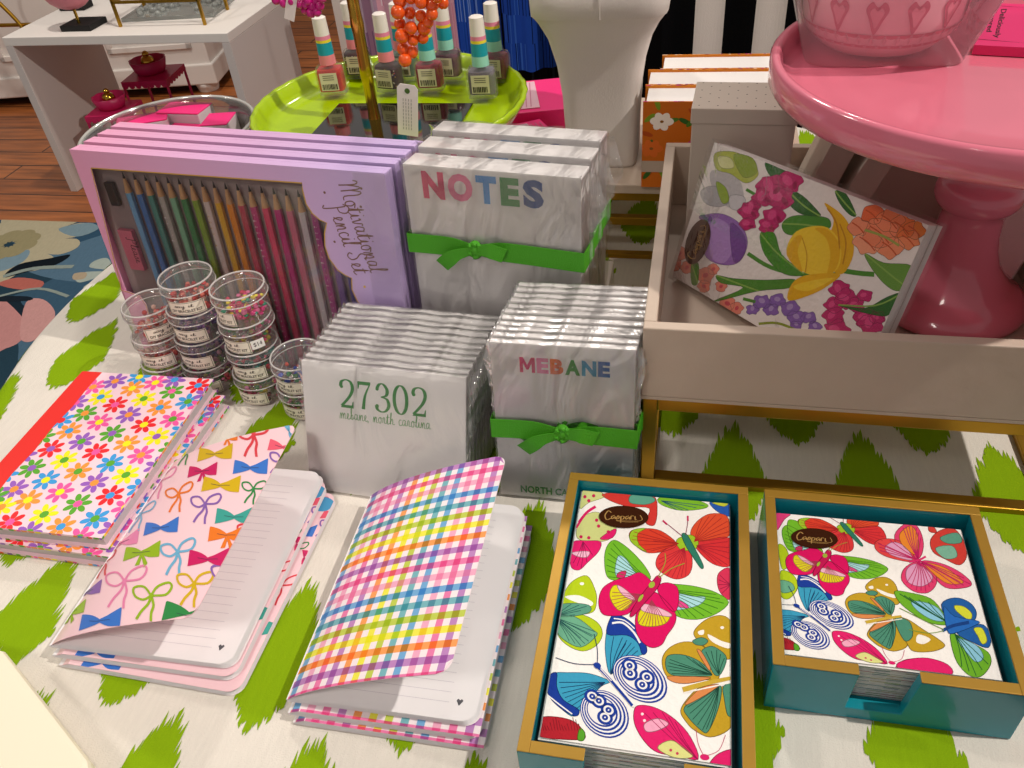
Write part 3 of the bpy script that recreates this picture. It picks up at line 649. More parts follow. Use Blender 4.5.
# lower part is drawn in the second crop's numbers
def low(f): return lambda x, y: f(x, y)
def blue_bf(p):
    B, C_, Wt = '1c3c98', '3c9cc0', 'f0eeee'
    p.blob([(345, 345), (322, 250), (325, 160), (345, 85), (375, 70), (440, 110), (490, 170), (512, 235), (485, 255), (400, 280)], C_, 2)
    p.blob([(330, 160), (345, 85), (375, 68), (440, 105), (490, 165), (512, 235), (490, 252), (470, 200), (420, 165)], B, 3)
    p.stroke([(352, 110), (400, 108), (450, 150), (480, 200)], 9, Wt, 4); p.stroke([(360, 88), (410, 98), (455, 135)], 5, Wt, 4)
    p.blob([(340, 375), (250, 340), (150, 335), (80, 340), (55, 390), (70, 450), (120, 500), (180, 535), (230, 470), (300, 400)], C_, 2)
    p.blob([(100, 338), (70, 345), (52, 395), (70, 450), (120, 500), (185, 535), (200, 505), (130, 460), (100, 400)], B, 3); p.stroke([(60, 440), (110, 480), (170, 525)], 6, Wt, 4)
    veins(p, (345, 345), [(400, 175), (440, 200), (470, 235), (360, 170)], 3, INK, 4); veins(p, (320, 380), [(110, 380), (125, 430), (150, 470), (185, 505)], 3, INK, 4)
    def hind(c, rx, ry, ang):
        for k_, (s_, col) in enumerate(((1, B), (.95, Wt), (.90, B), (.83, Wt), (.77, B), (.70, Wt), (.64, B), (.58, Wt))):
            p.ell((c[0] - 2.5 * k_ * math.cos(ang), c[1] - 2.5 * k_ * math.sin(ang)), rx * s_, ry * s_, col, ang, 5 + k_ * .5, 28)
    hind((480, 365), 138, 92, .62); hind((318, 525), 122, 98, .75)
    for (a, b) in (((432, 305), (434, 340)), ((512, 358), (490, 392)), ((262, 446), (292, 466)), ((336, 508), (320, 542))):
        for q in (a, b): p.ell(q, 38, 32, B, .6, 12, 16)
        for q in (a, b): p.ell(q, 25, 20, Wt, .6, 13, 16)
        for q in (a, b): p.ell(q, 15, 13, B, .6, 14, 12)
        for q in (a, b): p.ell(q, 4, 4, Wt, .6, 15, 8)
    p.blob([(265, 290), (300, 300), (380, 385), (455, 480), (440, 490), (380, 420), (300, 335)], Wt, 13); p.stroke([(270, 295), (340, 365), (445, 488)], 12, B, 14); p.stroke([(300, 320), (350, 375)], 4, Wt, 15)
    p.ell((285, 305), 18, 14, B, .5, 15, 10)
    p.stroke([(275, 300), (180, 295), (95, 268)], 3.5, INK, 9); p.stroke([(285, 290), (285, 230), (270, 160)], 3.5, INK, 9)
def ochre_bf(p):
    O = 'c09c28'
    p.blob([(745, 190), (725, 150), (770, 100), (830, 75), (880, 85), (910, 140), (905, 260), (850, 270), (790, 230)], O, 1)
    p.blob([(745, 148), (770, 140), (770, 160), (750, 162)], 'f4f0e8', 2); p.blob([(790, 160), (850, 190), (895, 205), (880, 225), (810, 195)], 'f4f0e8', 2); p.ell((855, 130), 9, 7, 'f4f0e8', 0, 2, 8)
    p.blob([(840, 360), (760, 370), (660, 385), (600, 350), (580, 280), (610, 225), (680, 195), (760, 210), (820, 280)], O, 2)
    p.blob([(605, 260), (680, 255), (760, 290), (808, 345), (760, 352), (640, 350), (600, 320)], '4c8c74', 3); p.blob([(610, 352), (760, 355), (800, 362), (700, 385), (630, 378)], 'd88a50', 3)
    p.blob([(760, 240), (800, 215), (840, 230), (875, 270), (850, 340), (820, 345), (790, 290)], '4c8c74', 3); p.blob([(740, 235), (760, 240), (800, 310), (790, 320)], 'd88a50', 4)
    p.blob([(720, 190), (760, 175), (790, 190), (770, 210), (735, 208)], '4c8c74', 3)
    p.blob([(850, 400), (760, 400), (700, 450), (665, 510), (690, 560), (730, 600), (800, 630), (880, 600), (905, 540), (905, 400)], O, 2)
    p.blob([(845, 395), (790, 430), (685, 490), (700, 540), (760, 600), (790, 605), (830, 520), (850, 440)], '4c8c74', 3); p.blob([(860, 400), (905, 390), (905, 520), (880, 530), (865, 460)], '4c8c74', 3)
    p.blob([(840, 390), (760, 405), (690, 470), (700, 480), (800, 425)], 'd88a50', 4)
    veins(p, (810, 345), [(615, 275), (605, 305), (625, 340), (690, 262), (750, 290)], 3, '1c4438', 4); veins(p, (840, 400), [(695, 495), (720, 550), (765, 598), (800, 590)], 3, '1c4438', 5); veins(p, (840, 345), [(780, 240), (830, 232), (865, 270)], 3, '1c4438', 4)
    p.stroke([(675, 415), (780, 385), (900, 360)], lambda t, d: 26 - 10 * t, 'c8a83c', 6); p.stroke([(680, 428), (790, 405), (900, 380)], 6, 'f4f0e8', 7)
def rose_bf(p):
    p.blob([(745, 730), (650, 715), (560, 700), (500, 650), (455, 570), (455, 500), (490, 484), (560, 500), (640, 550), (710, 630)], 'e0246c', 2)
    p.blob([(500, 570), (560, 545), (610, 570), (560, 600), (510, 605)], 'f0a8c4', 3); p.blob([(560, 680), (620, 645), (680, 680), (720, 720), (640, 725)], 'dcdc8c', 3)
    for q in ((490, 525), (500, 555), (620, 690), (650, 705)): p.ell(q, 7, 7, 'f8e0e8' if q[1] < 600 else 'c84060', 0, 4, 8)
    veins(p, (745, 735), [(640, 560), (580, 515), (500, 520)], 3, 'a01850', 3)
    p.blob([(800, 745), (840, 705), (905, 690), (905, 770), (800, 768)], 'e0246c', 2); p.ell((775, 722), 22, 14, 'd8246c', .2, 4)
    p.stroke([(770, 715), (745, 660), (735, 590)], 3, 'c0446c', 5); p.stroke([(785, 715), (840, 690), (870, 620)], 3, 'c0446c', 5)
    p.blob([(25, 545), (100, 538), (180, 560), (225, 610), (220, 640), (120, 640), (20, 625)], 'b02430', 2); p.blob([(205, 590), (228, 610), (222, 645), (195, 640)], '58a02c', 3)
    for i in range(14): p.stroke([(30 + i * 13, 560 + 20 * math.sin(i)), (40 + i * 13, 600)], 3, '7a1a24', 3, smooth=False)

def caspari_oval(p, c, rx, ry, ang):
    p.ell(c, rx, ry, '3a1a08', ang, 20, 32)
    ca, sa = math.cos(ang), math.sin(ang)
    def L_(a, b): return (c[0] + a * rx * ca - b * ry * sa, c[1] + a * rx * sa + b * ry * ca)
    T0 = p.T; p.T = lambda x, y: T0(*L_(x, y))
    G = 'b08a50'
    p.stroke([(-.5, -.35), (-.62, -.5), (-.75, -.1), (-.68, .3), (-.5, .15)], .05, G, 21)
    x = -.5
    for pts, adv in ((((.14, -.1), (.02, .0), (.04, .22), (.16, .0), (.16, .22)), .2), (((.0, .2), (.08, -.1), (.12, .1), (.0, .25)), .17), (((.02, -.05), (.02, .55), (.02, .0), (.15, -.02), (.12, .2), (.03, .2)), .2), (((.14, -.1), (.02, .0), (.04, .22), (.16, .0), (.16, .22)), .2), (((.02, .22), (.03, -.08), (.14, -.1)), .16), (((.03, -.08), (.04, .22), (.1, .2)), .12)):
        p.stroke([(x + a, b) for a, b in pts], .045, G, 21); x += adv
    p.stroke([(.66, -.2), (.75, .2), (.5, .35), (-.3, .35), (.1, .45), (.6, .42)], .03, G, 21)
    p.T = T0

def napkin_pack(name, label, x0, y0, W, D, ztop, zb, draw):
    t = thing(name, label, 'napkins', (x0, y0, zb))
    H = ztop - zb; nl = 22; random.seed(int(W * 1000))
    mb = MB()
    cols = ['d8d0cc', '5a7c80', 'a85c6c', '8c9c6c', 'd8d0cc', '5c6c84', 'c8c0bc', 'a89468']
    for i in range(nl):
        z0 = H * i / nl; z1 = H * (i + 1) / nl - .0003; j = random.uniform(-.0006, .0006)
        mb.box((j, .0006 * math.sin(i * 2), z0), (W + j, D - .0006, z1), col=lin('eceae6'))
        n = 14
        for q in range(n):
            a = W * q / n; c_ = lin(random.choice(cols)); mb.add([(a + j, .0006 * math.sin(i * 2) - .0001, z0 + .0004), (a + W / n + j, .0006 * math.sin(i * 2) - .0001, z0 + .0004), (a + W / n + j, .0006 * math.sin(i * 2) - .0001, z1 - .0003), (a + j, .0006 * math.sin(i * 2) - .0001, z1 - .0003)], [(0, 1, 2, 3)], 0, c_)
    p = Pat(rect=(.0005, .0005, W - .0005, D - .0005)); p.poly([(0, 0), (W, 0), (W, D), (0, D)], 'f6f3ef', 0); p.outl = (.0004, ('f4f4ec', 'f4f0e8', 'f0eeee', 'c8a83c')); draw(p)
    def mp(u, v, h):
        e = min(u, W - u, v, D - v); return (u, v, H + h - (.0014 * max(0, 1 - e / .004) ** 2) + .0006)
    mb.grid(lambda a, b: mp(W * a, D * b, -.0001), 60, 60, col=lin('f6f3ef'))
    p.emit(mb, lambda u, v, h: (u, v, H + .0008 + h), eps=4e-5)
    mb.build('napkin_stack', 'napkin', t)
NZ = .042
c1 = lambda x, y: (540 + x / 5.12, 480 + y / 5.12); c2 = lambda x, y: (535 + x / 4.57, 600 + y / 4.57); sq = lambda x, y: (765 + x / 4.175, 500 + y / 4.175)
GX, GY, GW, GD = -.0690, .2425, .1140, .2055
SX, SY, SW, SD = .0780, .3215, .1290, .1215
def draw_guest(p):
    def mk(f): return lambda x, y: (lambda P: (P[0] - GX, P[1] - GY))(at(*f(x, y), NZ))
    p.T = mk(c1)
    for f in (corner_bf, lime_bf, red_bf, pink_bf): f(p)
    caspari_oval(p, (428, 196), 127, 57, .03)
    p.T = mk(c2)
    for f in (blue_bf, ochre_bf, rose_bf): f(p)
napkin_pack('napkin_pack', 'tall pack of paper napkins with butterflies in the long teal holder', GX, GY, GW, GD, NZ, .0062, draw_guest)
# the square pack shows the same sheet: an affine map carries the guest drawing onto it
_ga = [at(*p_, NZ)[:2] for p_ in (c2(360, 380), c1(760, 310), c1(575, 530), c2(830, 370), c2(775, 722), c2(480, 365))]
_sa = [at(*p_, NZ)[:2] for p_ in (sq(190, 480), sq(345, 105), sq(240, 250), sq(515, 490), sq(530, 690), sq(290, 480))]
_A = np.array([[a[0], a[1], 1] for a in _ga]); _AF = np.linalg.lstsq(_A, np.array(_sa), rcond=None)[0]
def draw_square(p):
    def aff(P): q = np.array([P[0], P[1], 1]) @ _AF; return (q[0] - SX, q[1] - SY)
    def mk(f): return lambda x, y: aff(at(*f(x, y), NZ))
    p.T = mk(c1)
    for f in (red_bf, pink_bf): f(p)
    p.T = mk(c2)
    for f in (blue_bf, ochre_bf, rose_bf): f(p)
    p.T = lambda x, y: (lambda P: (P[0] - SX, P[1] - SY))(at(*sq(x, y), NZ))
    # right wing of the ochre butterfly, the pale pink one and the blue one
    p.blob([(535, 500), (590, 500), (660, 545), (730, 590), (748, 615), (700, 635), (620, 635), (590, 600)], 'c09c28', 3); p.blob([(640, 565), (690, 585), (660, 605), (630, 595)], 'f4f0e8', 4); p.blob([(540, 500), (600, 510), (615, 570), (580, 590)], '4c8c74', 4)
    p.blob([(548, 690), (600, 668), (680, 664), (760, 690), (780, 730), (700, 745), (580, 720)], 'e0246c', 3)
    p.blob([(95, 90), (140, 95), (175, 130), (165, 180), (130, 205), (100, 160)], '72b82c', 2)
    p.blob([(45, 60), (105, 62), (80, 85), (48, 130)], 'e0407c', 2); p.blob([(55, 190), (90, 210), (100, 270), (70, 290)], 'b4cc20', 2); p.blob([(65, 300), (120, 320), (135, 370), (100, 415), (65, 400)], 'b4cc20', 2); p.blob([(62, 340), (110, 350), (120, 380), (70, 390)], '6cac8c', 3)
    p.blob([(635, 250), (560, 210), (540, 150), (580, 105), (620, 102), (650, 140), (660, 200)], 'e04070', 3); p.blob([(630, 235), (575, 195), (560, 150), (590, 118), (615, 115), (635, 150), (640, 200)], 'e88a30', 4)
    p.blob([(620, 262), (520, 245), (465, 215), (460, 180), (500, 165), (560, 175), (610, 220)], 'e04848', 3); p.blob([(610, 255), (530, 235), (500, 205), (530, 180), (570, 190), (605, 225)], 'e0a0c4', 4)
    p.blob([(635, 262), (700, 300), (715, 350), (680, 390), (620, 385), (570, 340), (580, 290)], 'e04070', 3); p.blob([(632, 270), (690, 310), (695, 340), (650, 365), (595, 345), (590, 295)], 'e0a0c4', 4)
    p.blob([(655, 258), (740, 270), (820, 310), (862, 355), (820, 372), (750, 368), (690, 310)], 'e04070', 3); p.blob([(665, 266), (740, 282), (800, 320), (825, 350), (760, 352), (700, 310)], 'e88a30', 4)
    for ends in (((575, 120), (600, 110), (630, 120), (650, 160)), ((470, 185), (480, 215), (520, 172)), ((590, 350), (630, 380), (670, 385), (700, 350)), ((855, 355), (800, 365), (830, 330))): veins(p, (640, 255), ends, 3, 'c02060', 6)
    p.stroke([(600, 262), (640, 255), (670, 240)], 9, 'd83070', 7)
    p.blob([(690, 170), (730, 130), (790, 125), (830, 180), (840, 240), (810, 275), (750, 250), (700, 220)], 'd04038', 2); p.blob([(710, 205), (780, 195), (800, 240), (750, 248)], '7cb49c', 3); p.blob([(730, 160), (800, 140), (820, 180), (760, 185)], '5c9c84', 3); p.blob([(682, 112), (705, 118), (715, 140), (685, 135)], 'd04038', 2)
    p.blob([(770, 520), (740, 470), (690, 415), (600, 390), (540, 385), (560, 430), (620, 480), (700, 520)], '6cae2c', 3); p.blob([(750, 505), (720, 455), (660, 430), (610, 430), (640, 470), (700, 505)], '8cc8e0', 4)
    p.blob([(780, 560), (775, 600), (800, 680), (850, 735), (900, 740), (940, 690), (930, 640), (860, 600)], '6cae2c', 3); p.blob([(800, 580), (840, 640), (880, 680), (910, 660), (880, 610)], '8cc8e0', 4)
    p.blob([(770, 520), (735, 440), (790, 412), (850, 430), (880, 470), (870, 510), (820, 540)], '2460a8', 5); p.blob([(790, 445), (830, 450), (862, 480), (850, 505), (800, 470)], 'd8dc3c', 6)
    p.blob([(800, 560), (860, 530), (910, 525), (940, 570), (930, 620), (870, 600)], '2460a8', 5); p.blob([(870, 540), (905, 540), (925, 590), (905, 605), (885, 570)], 'd8dc3c', 6)
    p.blob([(745, 450), (790, 490), (890, 510), (870, 530), (790, 560), (760, 550)], '2a6cc0', 7); p.stroke([(740, 550), (780, 530), (850, 515)], 14, '1c4488', 8); p.stroke([(745, 550), (680, 560), (600, 545)], 3, '7a9a40', 8); p.stroke([(745, 545), (690, 520), (560, 455)], 3, '7a9a40', 8)
    for ends in (((560, 395), (600, 410), (680, 430)), ): veins(p, (760, 515), ends, 3, '1c5a30', 5)
    veins(p, (790, 560), ((820, 700), (880, 738), (930, 690)), 3, '1c5a30', 5)
    caspari_oval(p, (205, 166), 98, 42, .08)
napkin_pack('napkin_pack', 'square pack of paper napkins with butterflies in the notched teal holder', SX, SY, SW, SD, NZ, .0062, draw_square)

# floral napkins propped in the white tray
O = arr(.0175, .711, .2165); A1 = arr(.161, .548, .230); A2 = arr(-.0125, .676, .1005)
O, A1, A2 = [CAMP + (q - CAMP) * .992 for q in (O, A1, A2)]
_s = 1.0
exf = (A1 - O); Lf = np.linalg.norm(exf); exf /= Lf; eyf = (A2 - O); eyf -= exf * (eyf @ exf); Wf = np.linalg.norm(eyf); eyf /= Wf; nrm = np.cross(exf, eyf); nrm = -nrm if nrm @ fw > 0 else nrm
Y1_ = 'e8b010'
def draw_floral(p):
    p.T = lambda x, y: onp(640 + x / 3.2, 130 + y / 3.2, O, exf, eyf)
    p.poly([(-500, -500), (3000, -500), (3000, 3000), (-500, 3000)], 'f0e6e2', 0); p.outl = (.0003, (Y1_, 'f4cc30', 'c88808', 'b48ccc', 'c4bec0'))
    def petalset(items, base=3):
        for pts, c_ in items: p.blob(pts, c_, base); base += .5
    G1, G2 = '4c8c2c', '2f6a28'
    p.blob([(400, 105), (440, 120), (500, 150), (480, 175), (420, 150)], G2, 1)
    p.stroke([(340, 190), (400, 225)], 10, G1, 1, smooth=False); p.stroke([(345, 395), (420, 440), (520, 462), (640, 462)], 13, G1, 1)
    petalset([([(240, 75), (300, 70), (350, 95), (380, 140), (340, 170), (290, 140), (245, 125)], 'b8c050'), ([(300, 80), (360, 90), (375, 135), (330, 150)], '93a838'), ([(250, 85), (290, 90), (300, 120), (260, 120)], 'dcdc9c')])
    petalset([([(230, 130), (300, 140), (330, 190), (325, 250), (270, 240), (230, 180)], 'c4bec0'), ([(195, 195), (240, 180), (290, 220), (260, 245), (210, 235)], 'b4b0b4'), ([(290, 210), (335, 215), (330, 255), (290, 250)], 'd2ccd0'), ([(245, 165), (275, 185), (285, 225), (265, 235), (250, 200)], '98b040')], 2)
    petalset([([(200, 280), (260, 268), (320, 300), (345, 360), (320, 420), (270, 432), (215, 410), (195, 350)], '9a6cb8'), ([(230, 290), (280, 300), (300, 370), (270, 425), (225, 400)], 'b48ccc'), ([(290, 300), (335, 340), (335, 395), (300, 420)], '7c4c9c'), ([(190, 275), (220, 272), (230, 290), (200, 290)], '7c4c9c')])
    M1, M2, M3 = 'c4246c', 'e04888', '9c1450'
    for cx, cy, r in ((480, 165, 40), (420, 180, 45), (445, 215, 48), (395, 215, 35), (350, 260, 34), (345, 300, 26), (430, 275, 36), (410, 305, 30), (360, 245, 25)):
        p.blob([(cx + r * math.cos(a) * (1 + .18 * math.sin(a * 5 + cx)), cy + r * .8 * math.sin(a) * (1 + .18 * math.cos(a * 4 + cy))) for a in [i * PI / 6 for i in range(12)]], M1, 3)
        p.ell((cx - r * .2, cy - r * .1), r * .5, r * .35, M2, cx * .1, 3.5, 10); p.ell((cx + r * .4, cy + r * .3), r * .35, r * .18, M3, cx * .2, 3.6, 8)
    for pts, c_ in (([(470, 190), (520, 210), (570, 260), (575, 275), (520, 270), (480, 240)], G2), ([(455, 300), (490, 275), (560, 275), (605, 285), (605, 315), (540, 310), (500, 335), (465, 330)], G1), ([(385, 330), (430, 330), (455, 400), (525, 460), (460, 460), (400, 400)], G1), ([(625, 195), (660, 205), (692, 272), (670, 270), (640, 235)], G2), ([(245, 465), (300, 475), (400, 480), (495, 478), (480, 505), (380, 515), (260, 545), (240, 545), (330, 505), (260, 490)], G1),
                    ([(720, 395), (780, 425), (870, 435), (850, 500), (820, 515), (780, 490), (740, 440)], '6a9a3c'), ([(635, 560), (720, 570), (790, 535), (835, 525), (800, 590), (740, 590)], G2), ([(165, 425), (188, 430), (185, 490), (165, 490)], G1)):
        p.blob(pts, c_, 2)
        cx = sum(q[0] for q in pts) / len(pts); p.stroke([pts[0], (cx, sum(q[1] for q in pts) / len(pts)), pts[len(pts) // 2]], 5, '8ab050', 2.6)
    p.stroke([(648, 450), (700, 458), (750, 462)], 16, G1, 2.2); p.stroke([(330, 540), (370, 550)], 10, G1, 2.2); p.stroke([(380, 620), (440, 618), (500, 640)], 8, '8a9a30', 2.2)
    Y1, Y2, Y3 = 'e8b010', 'f4cc30', 'c88808'
    petalset([([(590, 235), (620, 250), (655, 280), (680, 330), (683, 400), (650, 460), (610, 440), (600, 360), (620, 290)], Y1), ([(490, 335), (540, 310), (600, 312), (640, 360), (640, 430), (600, 465), (530, 458), (470, 400)], Y2), ([(470, 400), (495, 345), (520, 340), (505, 390), (520, 455)], Y1), ([(560, 316), (600, 318), (640, 370), (630, 440), (600, 462), (610, 400), (595, 345)], Y1), ([(475, 545), (485, 495), (530, 465), (640, 460), (600, 500), (540, 530)], Y1), ([(490, 500), (560, 480), (620, 475), (540, 515)], Y2)], 4)
    p.stroke([(600, 250), (630, 300), (640, 380)], 5, Y3, 8); p.stroke([(520, 345), (535, 400), (530, 455)], 2.5, Y3, 8); p.stroke([(640, 300), (660, 360), (650, 430)], 4, Y3, 8)
    for cx, cy, r, c_ in ((745, 270, 36, 'e86a3c'), (800, 290, 45, 'ec7c50'), (700, 310, 34, 'f0906c'), (770, 330, 55, 'ee8660'), (840, 310, 42, 'e8743c'), (730, 360, 45, 'f4a07c'), (800, 375, 42, 'f09068'), (880, 320, 34, 'e07830'), (860, 350, 36, 'ee8a5c')):
        p.blob([(cx + r * math.cos(a) * (1 + .15 * math.sin(a * 4 + cx)), cy + r * .85 * math.sin(a) * (1 + .15 * math.cos(a * 5 + cy))) for a in [i * PI / 6 for i in range(12)]], c_, 4 + r * .01)
        p.stroke([(cx - r * .6, cy - r * .4), (cx, cy), (cx + r * .5, cy + r * .6)], 4, 'c84c24', 5)
    p.stroke([(720, 320), (780, 340), (830, 370)], 8, 'a0a850', 6)
    for cx, cy, r in ((640, 510, 34), (660, 540, 38), (620, 560, 30), (620, 595, 34), (720, 530, 24), (690, 560, 28), (630, 640, 40), (720, 600, 36), (740, 620, 42), (760, 600, 25)):
        p.blob([(cx + r * math.cos(a) * (1 + .18 * math.sin(a * 5 + cx)), cy + r * .8 * math.sin(a) * (1 + .18 * math.cos(a * 4 + cy))) for a in [i * PI / 6 for i in range(12)]], M1, 1.6)
        p.ell((cx - r * .2, cy - r * .1), r * .45, r * .3, M2, cx * .1, 1.8, 10)
    for cx, cy, r in ((390, 550, 28), (360, 575, 20), (440, 545, 26), (420, 575, 24), (480, 570, 30), (500, 600, 28), (540, 600, 24), (560, 630, 22), (500, 625, 18)):
        p.blob([(cx + r * math.cos(a) * (1 + .18 * math.sin(a * 5 + cx)), cy + r * .8 * math.sin(a) * (1 + .2 * math.cos(a * 4 + cy))) for a in [i * PI / 6 for i in range(12)]], '8a64b4', 1.6); p.ell((cx, cy - 4), r * .4, r * .3, 'b094cc', cx, 1.8, 10)
    for cx, cy, r in ((125, 395, 24), (110, 430, 22), (150, 440, 20), (210, 465, 26), (235, 445, 18), (205, 500, 20), (260, 500, 18), (280, 555, 24), (310, 570, 20)):
        p.blob([(cx + r * math.cos(a) * (1 + .2 * math.sin(a * 5 + cx)), cy + r * math.sin(a)) for a in [i * PI / 6 for i in range(12)]], 'e88874', 1.6); p.ell((cx, cy), r * .4, r * .3, 'd04c5c', cx, 1.8, 8)
    caspari_oval(p, (186, 358), 75, 36, -1.25)
t = thing('floral_napkin_pack', 'clear wrapped pack of napkins with tulips, tilted in the white tray', 'napkins', (0, 0, 0))
mb = MB(); Tn = .017; nb = -nrm
def fm(u, v, h): q = O + exf * u + eyf * v + nrm * h; return tuple(q)
for i in range(9):
    z0 = -Tn * i / 9; z1 = -Tn * (i + 1) / 9 + .0004
    vs = [fm(u, v, z) for z in (z0, z1) for u, v in ((0, 0), (Lf, 0), (Lf, Wf), (0, Wf))]
    mb.add(vs, [(0, 1, 2, 3), (7, 6, 5, 4), (0, 4, 5, 1), (1, 5, 6, 2), (2, 6, 7, 3), (3, 7, 4, 0)], 0, lin('e6dedb'))
p = Pat(rect=(0, 0, Lf, Wf)); draw_floral(p); p.emit(mb, fm, eps=4e-5)
mb.build('napkin_stack', 'napkin', t)
mb = MB(); g_ = .003
mb.grid(lambda a, b: fm(-g_ + (Lf + 2 * g_) * a, -g_ + (Wf + 2 * g_) * b, .0022 + .0010 * math.sin(a * 13 + b * 5) * math.sin(b * 9)), 40, 24)
mb.grid(lambda a, b: fm(Lf + g_ + .002 * math.sin(b * 9), -g_ + (Wf + 2 * g_) * a, .002 - (Tn + .002) * b), 20, 8); mb.grid(lambda a, b: fm(-g_ + (Lf + 2 * g_) * a, -g_, .002 - (Tn + .002) * b), 20, 8)
mb.build('clear_wrap', 'wrap', t)
# ------------------------------------------------------------------ open journals and flowered books
ORD = ['front', 'second', 'third', 'fourth', 'fifth', 'sixth', 'seventh', 'eighth', 'ninth', 'tenth', 'eleventh', 'twelfth']
def rrect(w_, h_, r, n=5):
    """spine on the left, rounded corners on the right"""
    P = [(0, 0)]
    for cx, cy, a0 in ((w_ - r, r, -PI / 2), (w_ - r, h_ - r, 0)):
        for i in range(n + 1): a = a0 + PI / 2 * i / n; P.append((cx + r * math.cos(a), cy + r * math.sin(a)))
    P.append((0, h_)); return P
def sheet(mb, prof, w_, h_, r, col, th=.0003, mi=0, nu=14):
    """a leaf whose cross-section follows prof(s) -> (x, z); corners on the free side rounded"""
    S_ = [(w_ - r) * i / nu for i in range(nu)] + [w_ - r + r * math.sin(PI / 2 * i / 6) for i in range(7)]
    for top in (0, 1):
        rows = []
        for s_ in S_:
            ins = 0 if s_ < w_ - r else r - math.sqrt(max(0, r * r - (s_ - (w_ - r)) ** 2))
            x, z = prof(s_); rows.append(((x, ins, z + th * top), (x, h_ - ins, z + th * top)))
        for i in range(len(S_) - 1): mb.add([rows[i][0], rows[i + 1][0], rows[i + 1][1], rows[i][1]], [(0, 1, 2, 3) if top else (3, 2, 1, 0)], mi, col, True)
def journal_parts(root, w_, h_, th, draw, openprof=None, base='fbd4dc'):
    r = .010; wp = w_ - .002
    cov = MB(); white = lin('f2f0f2'); body = [0]
    def low(s_): return (s_, 0.0)
    sheet(cov, low, w_, h_, r, lin('f4ecee')); 
    if openprof is None:
        def topp(s_): q = s_ / w_; return (s_, th * min(1, (q * 14 + .02) ** .5) * (1 - .18 * q))
        sheet(cov, topp, w_, h_, r, lin(base))
        p = Pat(rect=(0, 0, w_, h_)); draw(p)
        p.emit(cov, lambda u, v, h: (topp(u)[0], v, topp(u)[1] + .0003 + h), eps=4e-5)
        cov.build('cover', 'print_gloss', root)
    else:
        def lowcov(s_): return (s_, 0)
        cov.build('back_cover', 'print_gloss', root)
        fc = MB(); sheet(fc, openprof, w_, h_, r, lin(base), th=.0004, nu=28)
        ptop = Pat(rect=(0, 0, w_, h_)); draw(ptop)
        fc.c = [c for c in fc.c]
        def cm(u, v, h):
            x, z = openprof(u); x2, z2 = openprof(u + 1e-3); nx, nz = -(z2 - z), (x2 - x); q = math.hypot(nx, nz) or 1
            ins = 0 if u < w_ - r else r - math.sqrt(max(0, r * r - (u - (w_ - r)) ** 2)); vv = min(max(v, ins), h_ - ins)
            return (x + nx / q * (h + .0004), vv, z + nz / q * (h + .0004))
        ptop.emit(fc, cm, eps=1e-4); fc.build('front_cover', 'print_gloss', root)
    # the folded leaves inside
    pg = MB(); n = 5
    for i in range(n):
        z = th * (.12 + .76 * i / (n - 1))
        def pr(s_, z=z, i=i): q = s_ / wp; bulge = 1 - math.exp(-q * 14); return (.0006 + s_ - .0012 * i / n, .0004 + (z if openprof is None else z * 1.0) * .84 * (.25 + .75 * bulge) * (1 - .15 * q))
        sheet(pg, pr, wp, h_ - .001, r, lin('f3f1f3'), th=th * .10)
    if openprof is not None:
        zt = th * .98
        def tp(u, v, h): q = u / wp; return (u, v, .0004 + .88 * .84 * th * (.25 + .75 * (1 - math.exp(-q * 14))) * (1 - .15 * q) + th * .10 + h)
        p = Pat(rect=(0, 0, wp, h_))
        for k_ in range(24):
            yy = .012 + .0072 * k_
            if yy < h_ - .014: p.poly([(.012 + j * .01, yy - .0002) if q == 0 else (.022 + j * .01, yy - .0002) if q == 1 else (.022 + j * .01, yy + .0002) if q == 2 else (.012 + j * .01, yy + .0002) for q in range(4) for j in (0,)] and [(.03, yy - .00015), (wp - .020, yy - .00015), (wp - .020, yy + .00015), (.03, yy + .00015)], 'cdc9d2', 1)
        hx, hy = wp - .013, .013
        p.blob([(hx + a * .0022, hy + b * .0022) for a, b in ((0, -1.2), (-.6, -.3), (-1, .4), (-.5, .95), (0, .55), (.5, .95), (1, .4), (.6, -.3))], '5a5a60', 1)
        p.emit(pg, tp, eps=8e-5)
    pg.build('pages', 'print', root)

